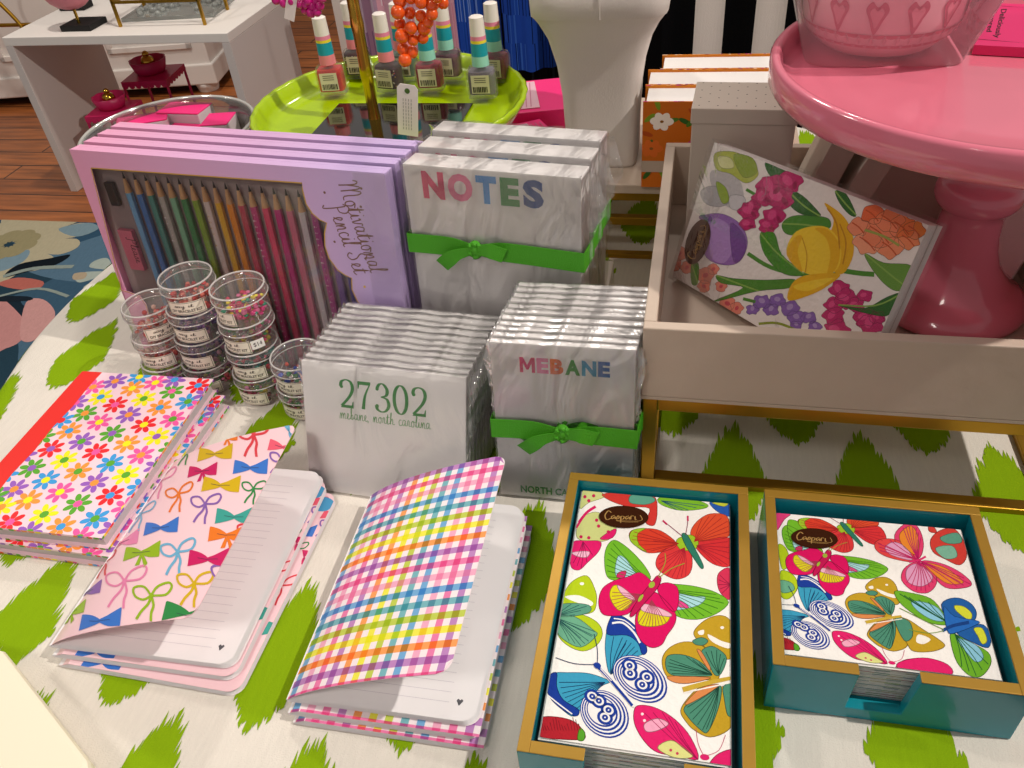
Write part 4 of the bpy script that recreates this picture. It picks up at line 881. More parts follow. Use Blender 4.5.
# printed ribbons, drawn in the numbers of a photo crop and carried onto the cover
def bows(p, to):
    p.T = to
    def tie(x, y, s_, c_, a=0.0, wd=5):       # outlined bow with two long tails
        ca, sa = math.cos(a), math.sin(a)
        q = lambda L_: [(x + (u * ca - v * sa) * s_, y + (u * sa + v * ca) * s_) for u, v in L_]
        p.stroke(q([(0, 0), (-.35, -.42), (-.85, -.35), (-.8, .05), (-.4, .22), (0, 0)]), wd, c_, 2); p.stroke(q([(0, 0), (.3, -.45), (.85, -.7), (1.0, -.5), (.7, -.1), (0, 0)]), wd, c_, 2)
        p.stroke(q([(0, 0), (-.15, .4), (-.5, .8), (-.75, 1.2)]), wd * 1.1, c_, 2); p.stroke(q([(0, 0), (.1, .45), (-.02, .85), (-.05, 1.25)]), wd * 1.1, c_, 2); p.ell((x, y), s_ * .1, s_ * .12, c_, 0, 3, 8)
    def fat(x, y, s_, c_, a=0.0, tails=0, d='30304a'):   # solid bow
        ca, sa = math.cos(a), math.sin(a)
        q = lambda L_: [(x + (u * ca - v * sa) * s_, y + (u * sa + v * ca) * s_) for u, v in L_]
        p.blob(q([(0, -.07), (-.35, -.27), (-.8, -.36), (-.88, -.33), (-.90, -.26), (-1.0, .36), (-1.02, .45), (-.95, .44), (-.4, .27), (0, .09)]), c_, 2, k=3); p.blob(q([(0, -.07), (.35, -.24), (.98, -.62), (1.05, -.64), (1.06, -.56), (.99, .12), (.97, .22), (.9, .24), (.4, .26), (0, .09)]), c_, 2, k=3)
        if tails: p.poly(q([(-.05, .1), (-.35, .75), (-.1, .7), (.05, .2)]), c_, 2); p.poly(q([(0, .1), (.15, .85), (.35, .6), (.12, .1)]), c_, 2)
        p.stroke(q([(-.5, .0), (-.1, .03), (.1, 0), (.5, -.05)]), 1.6, d, 3)
    R_, PK, MG, GR, LG, BL, SB, PU, OR, YE, TE = 'e0404c', 'ec88b4', 'd01c64', '2f8c48', '98bc1c', '3a78d0', '70b4d8', '8c64b4', 'f07c24', 'd8b414', '3ca498'
    for a in ((715, 70, 60, R_, -.15, 6), (470, 130, 42, GR, 0, 4), (400, 125, 38, TE, .3, 4), (370, 225, 62, PK, 0, 4.5), (445, 290, 54, OR, -.1, 5), (540, 325, 56, PU, 0, 5), (710, 255, 44, GR, 0, 4), (300, 350, 58, SB, 0, 4.5), (705, 405, 60, R_, -.1, 5), (440, 500, 66, SB, -.1, 6), (165, 520, 50, R_, -.2, 5), (495, 605, 66, YE, 0, 6), (250, 610, 80, PK, 0, 5.5), (345, 660, 72, LG, 0, 6), (620, 560, 70, PU, -.1, 6), (810, 145, 45, PU, .1, 5), (860, 480, 60, R_, 0, 6)): tie(*a[:5], wd=a[5] * 1.3)
    for a in ((620, 85, 38, OR, 0, 1), (575, 145, 62, YE, 0), (815, 100, 50, 'f06078', .1), (700, 185, 60, BL, 0), (530, 208, 52, MG, 0, 1), (595, 255, 66, YE, .05), (755, 285, 30, MG, 1.4), (640, 360, 66, TE, 0), (380, 415, 62, BL, 0), (612, 425, 64, OR, 0, 1), (230, 455, 66, PK, 0), (310, 505, 66, LG, 0, 1), (545, 515, 70, MG, 0), (100, 635, 60, PU, 0), (40, 705, 60, LG, 0, 1), (480, 718, 98, GR, .1), (160, 755, 75, BL, 0), (840, 45, 24, SB, 1.2), (900, 345, 60, MG, 0), (760, 560, 60, TE, 0)): fat(*a)
def bow_draw_flat(p):
    W_, H_ = .148, .186
    # same print, laid square on a closed cover
    bows(p, lambda x, y: (.004 + (x - 60) / 690 * W_ * .98 + (y - 400) * 3e-5, H_ - (y - 20) / 760 * H_ - .0))
    p.T = lambda x, y: (x, y); p.blob([(.138, .170), (.147, .172), (.148, .182), (.138, .186), (.134, .178)], '4ca0d0', 4)

JW, JH = .148, .191
t0 = None
def stackbook(label, loc, rz, name='journal', group=None): return thing(name, label, 'notebook', loc, rz, group)
# pink bow journals: two closed ones under the open one
j = stackbook('closed pink bow print journal at the very bottom of the left journal stack', (-.437, .263, .0006), -.02); journal_parts(j, JW, JH, .0065, bow_draw_flat)
j = stackbook('closed pink bow print journal in the middle of the left journal stack', (-.441, .266, .0077), .01); journal_parts(j, JW, JH, .0065, bow_draw_flat)
j = stackbook('pink journal printed with bows, its front cover lifted open over lined pages', (-.4425, .2695, .0148), .02)
def open1(s_):
    q = s_ / JW; z = .0055 * (1 - math.exp(-q * 10)) + .054 * q ** 1.0 - .010 * math.sin(PI * q) * 0 + .004 * math.sin(PI * q)
    return (s_ * .925, z + .0012)
_o = arr(-.4425, .2695, .0165); _c, _s2 = math.cos(.02), math.sin(.02)
ex_ = arr(_c * .925, _s2 * .925, 0) ; ex3 = arr(_c * .925, _s2 * .925, .0595 / JW); ey3 = arr(-_s2, _c, 0)
def to_cover1(x, y): return onp(60 + x / 3.657, 420 + y / 3.657, _o, ex3, ey3)
def draw1(p):
    bows(p, to_cover1); p.T = lambda x, y: (x, y)
journal_parts(j, JW, JH, .0068, draw1, open1)

# gingham journals
GWd, GHt = .134, .189
VC = ['4a9ad8', 'f49cc0', 'ec5c9c', 'b068b8', 'fc8c2c', 'f4f01c', 'b4cc24', '50a8b4', '4a9ad8', 'f49cc0', 'ec5c9c', 'b068b8', 'fc8c2c']
HC = ['b068b8', 'ec5c9c', 'f49cc0', '4a9ad8', '50a8b4', 'b4cc24', 'f4f01c', 'fc8c2c']
def hexl(h): return tuple(int(h[i:i + 2], 16) / 255 for i in (0, 2, 4))
def tohex(c): return '%02x%02x%02x' % tuple(max(0, min(255, int(round(x * 255)))) for x in c)
def gingham(p, w_=GWd, h_=GHt):
    a = .0055; base = hexl('fdf0f4'); nx = int(w_ / a) + 1; ny = int(h_ / a) + 2
    for i in range(nx):
        for k_ in range(ny):
            v = i % 2 == 0; h = k_ % 2 == 0
            cv = hexl(VC[(i // 2) % 12]) if v else None; ch = hexl(HC[(k_ // 2) % 8]) if h else None
            x = .003 + i * a; y = h_ - (k_ + 1) * a
            if cv is not None and ch is not None: c = tuple(.62 * r_ + .38 * q * r_ for q, r_ in zip(cv, ch))
            elif cv is not None: c = tuple(.75 * q + .25 * b for q, b in zip(cv, base))
            elif ch is not None: c = tuple(.75 * q + .25 * b for q, b in zip(ch, base))
            else: c = base
            p.poly([(x, y), (x + a, y), (x + a, y + a), (x, y + a)], tohex(c), 1)
            if i == 0: p.poly([(0, y), (x, y), (x, y + a), (0, y + a)], tohex(base if not h else tuple(ch)), 1)
j = stackbook('closed gingham journal at the very bottom of the right journal stack', (-.2425, .2475, .0006), .005); journal_parts(j, GWd, GHt, .0065, gingham, base='fdf0f4')
j = stackbook('closed gingham journal in the middle of the right journal stack', (-.2455, .250, .0077), .012); journal_parts(j, GWd, GHt, .0065, gingham, base='fdf0f4')
j = stackbook('rainbow gingham journal with its front cover lifted open over lined pages', (-.2470, .2555, .0148), .012)
def open2(s_):
    q = s_ / GWd; return (s_ * .915, .0055 * (1 - math.exp(-q * 10)) + .0555 * q + .004 * math.sin(PI * q) + .0012)
journal_parts(j, GWd, GHt, .0068, gingham, open2, base='fdf0f4')

# flowered hardbacks with a red spine
BW, BH2, BT = .1465, .2035, .0155
FL = {'R': 'f4242c', 'K': 'f85ca8', 'O': 'fc9c3c', 'Y': 'faf014', 'G': '5cac2c', 'B': '3ca0e4', 'P': '9c60c4'}
FLW = [(402, 75, 'PO'), (543, 80, 'KY'), (692, 90, 'RB'), (487, 60, 'BY'), (325, 95, 'KO'), (462, 100, 'OY'), (600, 110, 'GK'), (352, 130, 'YB'), (502, 136, 'YG'), (656, 146, 'BG'), (265, 150, 'PK'), (402, 157, 'RK'), (558, 167, 'OB'), (297, 187, 'GO'), (450, 192, 'PO'), (603, 207, 'KG'), (214, 212, 'BR'), (347, 218, 'KY'), (503, 227, 'RY'), (242, 248, 'OB'), (392, 257, 'GP'), (547, 268, 'YP'), (148, 270, 'GO'), (285, 285, 'PG'), (443, 293, 'OY'), (178, 311, 'RP'), (335, 322, 'RK'), (492, 333, 'KO'), (84, 333, 'PY'), (225, 350, 'YG'), (386, 362, 'BG'), (600, 310, 'GY'), (112, 378, 'GP'), (273, 390, 'OG'), (440, 402, 'YG'), (550, 370, 'PY'), (160, 420, 'BY'), (330, 430, 'PO'), (490, 445, 'BO'), (20, 400, 'BK'), (50, 452, 'PO'), (210, 462, 'KY'), (385, 474, 'RB'), (98, 490, 'OY'), (272, 503, 'GK'), (5, 515, 'YO'), (155, 540, 'YG'), (332, 555, 'BG'), (440, 515, 'KY'), (35, 567, 'RK'), (213, 583, 'OB'), (395, 590, 'PR'), (100, 603, 'PG'), (275, 622, 'KG'), (700, 160, 'KY'), (640, 245, 'BY'), (720, 120, 'PG'), (610, 70, 'PB'), (-20, 480, 'GR'), (-60, 440, 'KY'), (-45, 540, 'BO'), (-70, 500, 'PY')]
def book(label, loc, rz, group=None):
    t = thing('flowered_hardback', label, 'book', loc, rz, group); th = .0022
    O = arr(loc[0], loc[1], loc[2] + BT); c_, s_ = math.cos(rz), math.sin(rz)
    mb = MB(); cc = lin('fbd8e4')
    mb.box((0, 0, 0), (BW, BH2, th), col=cc); mb.box((0, 0, BT - th), (BW, BH2, BT), col=cc)
    p = Pat(lambda x, y: onp(x / 3.49, 360 + y / 3.49, O0, arr(C0, S0, 0), arr(-S0, C0, 0)), (0, 0, BW, BH2))
    T = p.T; p.T = lambda x, y: (x, y)
    for x, y, k_ in FLW:
        u, v = T(x, y); r = .0115
        for i in range(7):
            a = i * 2 * PI / 7 + x * .1; p.ell((u + r * .66 * math.cos(a), v + r * .66 * math.sin(a)), r * .42, r * .235, FL[k_[0]], a, 1, 12)
        p.ell((u, v), r * .34, r * .34, FL[k_[1]], 0, 2, 14)
    p.poly([(0, 0), (.0215, 0), (.0225, .03), (.0205, .06), (.0225, .09), (.0205, .12), (.0225, .15), (.021, .18), (.022, BH2), (0, BH2)], 'ee2c24', 3)
    p.emit(mb, lambda u, v, h: (u, v, BT + h))
    # turned-in print shows along the board edges
    random.seed(3); e = Pat(rect=(0, 0, BW, th))
    for i in range(34): e.ell((random.uniform(0, BW), th / 2), random.uniform(.001, .0035), .0016, random.choice(list(FL.values())), 0, 1, 6)
    for zz in (0, BT - th):
        e.emit(mb, lambda u, v, h: (u, -h, v + zz)); 
        e2 = [(P_, c2_, l_) for P_, c2_, l_ in e.items]; e.emit(mb, lambda u, v, h: (BW + h, min(BH2, u * BH2 / BW), v + zz))
    mb.build('cover', 'print_gloss', t, bevel=0)
    mb = MB(); mb.box((-.0015, 0, 0), (.0035, BH2, BT + .0002)); mb.build('spine', mat('red_book_cloth', 'e82820', .6, bump=.2, bscale=900), t, bevel=.001)
    mb = MB(); mb.box((.004, .0035, th), (BW - .0035, BH2 - .0035, BT - th)); mb.build('pages', mat('page_block', 'cfc8c8', .8, bump=.5, bscale=60, stretch=(1, 1, 60)), t)
    return t
O0 = arr(-.5955, .3565, .0315); S0 = math.sin(.015); C0 = math.cos(.015)
book('hardback with multicolored daisies and a red spine, lower of the two stacked', (-.591, .3545, .0006), -.012)
book('hardback with multicolored daisies and a red spine, lying on top of its twin', (-.5955, .3565, .0163), .015)
# ------------------------------------------------------------------ note pads in clear sleeves
def ribbon_parts(root, W, z0, rw, T, knot=(.42, 0), name='ribbon'):
    """flat green band round the pad with a small tied bow"""
    mb = MB(); e = .0036; n = 40
    def bz(u): return z0 + .0012 * math.sin(u * 4)
    loop = [(-e, T + e), (-e, -e), (W + e, -e), (W + e, T + e)]
    per = []
    for i in range(3):
        a, b = loop[i], loop[i + 1]
        m_ = 30 if i == 1 else 3
        for k_ in range(m_ + (1 if i == 2 else 0)): q = k_ / m_; per.append((a[0] + (b[0] - a[0]) * q, a[1] + (b[1] - a[1]) * q))
    kx = W * knot[0]; vs = []; fs = []
    for (x, y) in per:
        sq_ = 1 - .45 * math.exp(-((x - kx) / (rw * .8)) ** 2) if abs(y + e) < 1e-6 else 1
        bul = -.002 * math.exp(-((x - kx) / (rw * 1.2)) ** 2) if abs(y + e) < 1e-6 else 0
        vs += [(x, y + bul, bz(x / W) - rw / 2 * sq_), (x, y + bul, bz(x / W) + rw / 2 * sq_)]
    for i in range(len(per) - 1): fs.append((2 * i, 2 * i + 2, 2 * i + 3, 2 * i + 1))
    mb.add(vs, fs, smooth=False); rib = mb.build(name, 'ribbon', root, solid=.0005)
    mb = MB(); kz = bz(knot[0])
    for k_ in range(5):
        a = k_ * 1.1; mb.tube([(kx + rw * .28 * math.cos(a + q), -.0058 - .0015 * math.cos(q * 2), kz + rw * .33 * math.sin(a + q)) for q in [i * .35 for i in range(9)]], rw * .13, 6)
    mb.sphere((kx, -.0058, kz), rw * .3, 10, sc=(1, .6, 1))
    def tail(pts, w0, w1, fold=0):
        P = catmull(pts, False, 5); L_ = []; n_ = len(P)
        for i, q in enumerate(P):
            a = P[max(i - 1, 0)]; b = P[min(i + 1, n_ - 1)]; dx, dz = b[0] - a[0], b[1] - a[1]; l_ = math.hypot(dx, dz); t_ = i / (n_ - 1); ww = (w0 + (w1 - w0) * min(1, t_ * 2)) / 2
            y = -.0068 - .003 * math.sin(PI * t_) ; L_ += [(kx + q[0] - dz / l_ * ww, y, kz + q[1] + dx / l_ * ww), (kx + q[0] + dz / l_ * ww, y - .001, kz + q[1] - dx / l_ * ww)]
        mb.add(L_, [(2 * i, 2 * i + 1, 2 * i + 3, 2 * i + 2) for i in range(n_ - 1)])
    tail([(0, 0), (-rw * .9, -rw * .25), (-rw * 1.5, -rw * .7), (-rw * 1.8, -rw * 1.0)], rw * .3, rw * .75)
    tail([(0, 0), (rw * .6, rw * .15), (rw * 1.0, rw * .1), (rw * 1.5, rw * -.1)], rw * .3, rw * .75)
    mb.build('bow', 'ribbon', rib, solid=.0004)
def pad(name, label, W, H, T, loc, rx, rz, draw, ribbon=None, group=None, seed=0, flange=.004, ledge=0):
    t = thing(name, label, 'notepad', loc, rz, group, rx, 0)
    mb = MB(); mb.box((0, 0, 0), (W, T, H), col=lin('f3efee'))
    # fine sheet edges along the top and sides
    for i in range(1, int(T / .0016)):
        y = i * .0016; mb.add([(0, y, H + .00005), (W, y, H + .00005), (W, y + .0002, H + .00005), (0, y + .0002, H + .00005)], [(0, 1, 2, 3)], 0, lin('d8d2d2'))
    p = Pat(rect=(0, 0, W, H)); draw(p); p.emit(mb, lambda u, v, h: (u, -h, v)); mb.build('paper_block', 'print', t)
    if ribbon: ribbon_parts(t, W, ribbon[0], ribbon[1], T, (ribbon[2], 0))
    mb = MB(); random.seed(seed); ph = random.uniform(0, 9)
    e = .0012; yo = -.0042 if ribbon is None else -.0085
    yo = -.0018
    def fr(u, v):
        w1 = .0007 * math.sin(u * 21 + v * 5 + ph) * math.sin(v * 8 + ph) + .0006 * math.sin(u * 47 + ph * 2) * (v ** 3)
        x = -e + (W + 2 * e) * u; z = -0 + (H + .001) * v; return (x, yo + min(0, w1), z)
    mb.grid(fr, 26, 14)
    mb.grid(lambda u, v: (-e + (W + 2 * e) * u, yo + (T - yo + .001) * v, H + .001 + .0006 * math.sin(u * 25 + ph) + .001 * math.sin(PI * v)), 26, 5)       # over the top
    mb.grid(lambda u, v: (W + e + flange * .25 * math.sin(v * 17 + ph) ** 2, yo + (T - yo) * u, (H) * v), 3, 14)
    mb.build('clear_sleeve', 'film', t)
    mb = MB()
    def ear(sx):
        x0 = -e if sx < 0 else W + e
        return lambda u, v: (x0 + sx * (flange * (1.3 + .6 * math.sin(v * 9 + ph)) * u * (.4 + .6 * v)), T * .5 + .003 * math.sin(v * 21 + ph) * u + .002 * u, H * (.55 + .45 * v) + .002 * u * math.sin(v * 30) + .003 * u * v)
    mb.grid(ear(1), 5, 18); mb.build('sleeve_seam', 'film2', t)
    mb = MB(); mb.grid(ear(-1), 5, 18); mb.build('sleeve_seam', 'film2', t)
    return t
# --- 27302 pads
W1, H1, T1, LEAN1 = .146, .1195, .0066, math.radians(-21)
P1 = (-.3155, .4595, .0012); RZ1 = math.radians(-3.5)
def frame_of(P, rz, rx):
    R = (Matrix.Rotation(rz, 3, 'Z') @ Matrix.Rotation(rx, 3, 'X')); return arr(*P), arr(*(R @ Vector((1, 0, 0)))), arr(*(R @ Vector((0, 0, 1))))
def digits(p):
    G = '2f8a3c'
    nib = lambda t_, d: .0011 + .0019 * abs(d[1]) ** 1.6
    def S(x, y, k_, pts, w_=nib): p.stroke([(x + a * k_, y + b * k_) for a, b in pts], w_, G, 1, k=6)
    (x0, yb) = onp(341, 407, *F1); (x1, _) = onp(431, 416, *F1); (_, yt) = onp(356, 380, *F1)
    h = (yt - yb) * .97; adv = (x1 - x0) / 5; w_ = .72 * adv / h
    p.T = (lambda x, y: (x, y))
    def two(x): S(x, yb, h, [(.06 * w_, .76), (.15 * w_, .93), (.5 * w_, 1), (.85 * w_, .93), (.98 * w_, .72), (.8 * w_, .47), (.35 * w_, .2), (.05 * w_, .06)]); p.ell((x + .12 * w_ * h, yb + .75 * h), .0016, .0016, G, 0, 1, 10); p.poly([(x + .0 * h, yb), (x + w_ * h, yb), (x + 1.02 * w_ * h, yb + .24 * h), (x + .95 * w_ * h, yb + .24 * h), (x + .88 * w_ * h, yb + .1 * h), (x + .05 * h, yb + .1 * h)], G, 1)
    x = x0; two(x)
    x += adv; p.poly([(x, yb + h), (x + w_ * h, yb + h), (x + w_ * h, yb + .93 * h), (x + .95 * w_ * h, yb + .88 * h), (x + .14 * w_ * h, yb + .88 * h), (x + .07 * w_ * h, yb + .74 * h), (x, yb + .74 * h)], G, 1)
    p.stroke([(x + .93 * w_ * h, yb + .9 * h), (x + .55 * w_ * h, yb + .5 * h), (x + .38 * w_ * h, yb + .02 * h)], lambda t_, d: .0009 + .0024 * t_, G, 1)
    x += adv; S(x, yb, h, [(.1 * w_, .82), (.3 * w_, .97), (.6 * w_, .98), (.88 * w_, .8), (.8 * w_, .6), (.4 * w_, .52)]); S(x, yb, h, [(.4 * w_, .53), (.85 * w_, .46), (.98 * w_, .24), (.75 * w_, .05), (.4 * w_, .0), (.1 * w_, .08), (.02 * w_, .22)]); p.ell((x + .12 * w_ * h, yb + .8 * h), .0015, .0015, G, 0, 1, 10); p.ell((x + .08 * w_ * h, yb + .2 * h), .0016, .0016, G, 0, 1, 10)
    x += adv; S(x, yb, h, [(.5 * w_ + .48 * w_ * math.cos(a), .5 + .5 * math.sin(a)) for a in [i * PI / 6 for i in range(13)]])
    x += adv; two(x)
    hx, hy = onp(340, 417, *F1); hx2, hy2 = onp(431, 427, *F1)
    handwriting(p, 'mebane, north carolina', hx, hy - .001, .0052, .00055, '4d9a4c', total=hx2 - hx, l=1)
F1 = frame_of(P1, RZ1, LEAN1)
N1 = 11
dx1, dy1 = (.0085) / 10, .0850 / 10
first = None
for i in range(N1):
    lab = 'white 27302 notepad in a clear sleeve, ' + ('front one of the leaning row' if i == 0 else 'rearmost one of the leaning row' if i == N1 - 1 else ORD[i] + ' from the front of the leaning row')
    loc = (P1[0] + dx1 * i, P1[1] + dy1 * i, P1[2])
    if first is None: first = pad('notepad', lab, W1, H1, T1, loc, LEAN1, RZ1, digits, group='27302 notepads'); 
    else: dup(first, loc, (LEAN1 + random.uniform(-.008, .008), random.uniform(-.006, .006), RZ1 + random.uniform(-.008, .008)), lab)
# --- MEBANE pads
W2, H2, T2, LEAN2 = .1115, .1515, .0066, math.radians(-7)
P2 = (-.1435, .4735, .0012); RZ2 = 0.0
F2 = frame_of(P2, RZ2, LEAN2)
LC = {'M': 'd81e6c', 'E': 'f088b4', 'B': 'f4742c', 'A': '3a9a44', 'N': '2c9ccc', 'E2': '2c64b8'}
def mebane(p):
    p.T = lambda x, y: onp(x, y, *F2)
    x0, yb = onp(520, 372, *F2); x1, _ = onp(610, 378, *F2); _, yt = onp(522, 357, *F2); p.T = lambda x, y: (x, y)
    wds = [1.12, .85, .95, 1.08, 1.02, .85]; tot = sum(wds) + .12 * 5; x = x0; k_ = (x1 - x0) / tot
    for ch, ww, c_ in zip('MEBANE', wds, ('d81e6c', 'f088b4', 'f4742c', '3a9a44', '2c9ccc', '2c64b8')):
        p.letter(ch, (x, yb, x + ww * k_, yt), c_, .05); x += (ww + .12) * k_
    xa, ya = onp(521, 492, *F2); xb, _ = onp(562, 497, *F2); _, yc = onp(521, 485, *F2)
    p.text('NORTH CAROLINA', (xa, ya, xa + (x1 - x0) * .99, yc), '2f9a50', .03, 1)
rz_, rw_ = onp(499, 426, *F2)[1], .0180
first = None
for i in range(11):
    lab = 'white MEBANE notepad tied with green ribbon, ' + ('front one of the row' if i == 0 else 'rearmost one of the row' if i == 10 else ORD[i] + ' from the front of the row')
    loc = (P2[0] + .0008 * i, P2[1] + .0079 * i, P2[2])
    if first is None: first = pad('notepad', lab, W2, H2, T2, loc, LEAN2, RZ2, mebane, (rz_, rw_, .50), 'MEBANE notepads', 4)
    else: dup(first, loc, (LEAN2 + random.uniform(-.01, .01), random.uniform(-.004, .004), random.uniform(-.012, .012)), lab)
# --- NOTES pads on the white block
W3, H3, T3, LEAN3 = .154, .191, .0255, math.radians(-4)
P3 = (-.239, .6045, .0465); RZ3 = math.radians(-8)
F3 = frame_of(P3, RZ3, LEAN3)
def notes(p):
    x0, yb = onp(424, 198, *F3); x1, _ = onp(544, 204, *F3); _, yt = onp(426, 171, *F3)
    wds = [1.0, 1.12, .9, .82, .88]; g_ = .16; k_ = (x1 - x0) / (sum(wds) + g_ * 4); x = x0
    for ch, ww, c_ in zip('NOTES', wds, ('dc2470', 'f078a8', '3c94dc', '2f9450', '24509c')):
        p.letter(ch, (x, yb, x + ww * k_, yt), c_, .055); x += (ww + g_) * k_
nz_ = onp(412, 241, *F3)[1]
first = None
for i in range(3):
    lab = 'thick NOTES notepad tied with green ribbon on the white block, ' + ('front one' if i == 0 else 'middle one' if i == 1 else 'rear one')
    loc = (P3[0] + .0035 * i, P3[1] + .0345 * i, P3[2])
    if first is None: first = pad('notepad', lab, W3, H3, T3, loc, LEAN3, RZ3, notes, (nz_, .0180, .40), 'NOTES notepads', 2, flange=.011)
    else: dup(first, loc, (LEAN3, 0, RZ3), lab)

# ------------------------------------------------------------------ pencil set boxes
WB, HB, TB, LEANB = .329, .2335, .0145, math.radians(-4)
PB = (-.5785, .6295, .001); RZB = math.radians(-7)
FB = frame_of(PB, RZB, LEANB)
M['pencil_paint'] = printed('pencil_paint', .3)
M['lilac'] = mat('lilac_card', 'c79ad0', .45)
def lilac_mat():
    m = M['lilac']; nt = m.node_tree; b = nt.nodes['Principled BSDF']; tc = nt.nodes.new('ShaderNodeTexCoord'); sp = nt.nodes.new('ShaderNodeSeparateXYZ'); mr = nt.nodes.new('ShaderNodeMapRange'); mx = nt.nodes.new('ShaderNodeMix'); mx.data_type = 'RGBA'
    mx.inputs[6].default_value = lin('eaa6c8') + (1,); mx.inputs[7].default_value = lin('c6aede') + (1,); mr.inputs[2].default_value = WB * .9
    L = nt.links.new; L(tc.outputs['Object'], sp.inputs[0]); L(sp.outputs[0], mr.inputs[0]); L(mr.outputs[0], mx.inputs[0]); L(mx.outputs[2], b.inputs['Base Color'])
lilac_mat()   # the card itself is printed pink fading to lilac
def wpx(x, y): return onp(300 + x / 4.8, 150 + y / 4.8, *FB)
def uvb(px, py): return onp(px, py, *FB)
def window_outline():
    tl = uvb(91, 168); tr = uvb(302, 183)
    right = [wpx(*q) for q in ((12, 190), (30, 260), (60, 305), (95, 335), (128, 350), (118, 400), (120, 460), (140, 520), (180, 575), (215, 600), (248, 615), (250, 670), (275, 725), (330, 790), (400, 850))]
    u_end = right[-1][0]; bot = .012
    low = [(right[-1][0], bot), (.075, bot)]
    left = [uvb(160, 345), uvb(150, 320), uvb(146, 305), uvb(139, 296), uvb(128, 292), uvb(121, 290), uvb(120, 283)]
    left = [(min(a, .06), b) for a, b in left]
    return [tl, tr] + right + low + left
WIN = window_outline()
PCOL = ['74b4e0', '3878c0', '3c9088', 'b8b0ac', '84c09c', '2f8c50', '88ac28', 'dccccc', 'e4b418', 'ec9418', 'c83858', 'c82880', 'ec4c78', 'cc2c88', 'e07c98', 'd8d0d4', 'b83890', '8c6cb0', '5c58a8', '7c8cc8', '9c88c0']
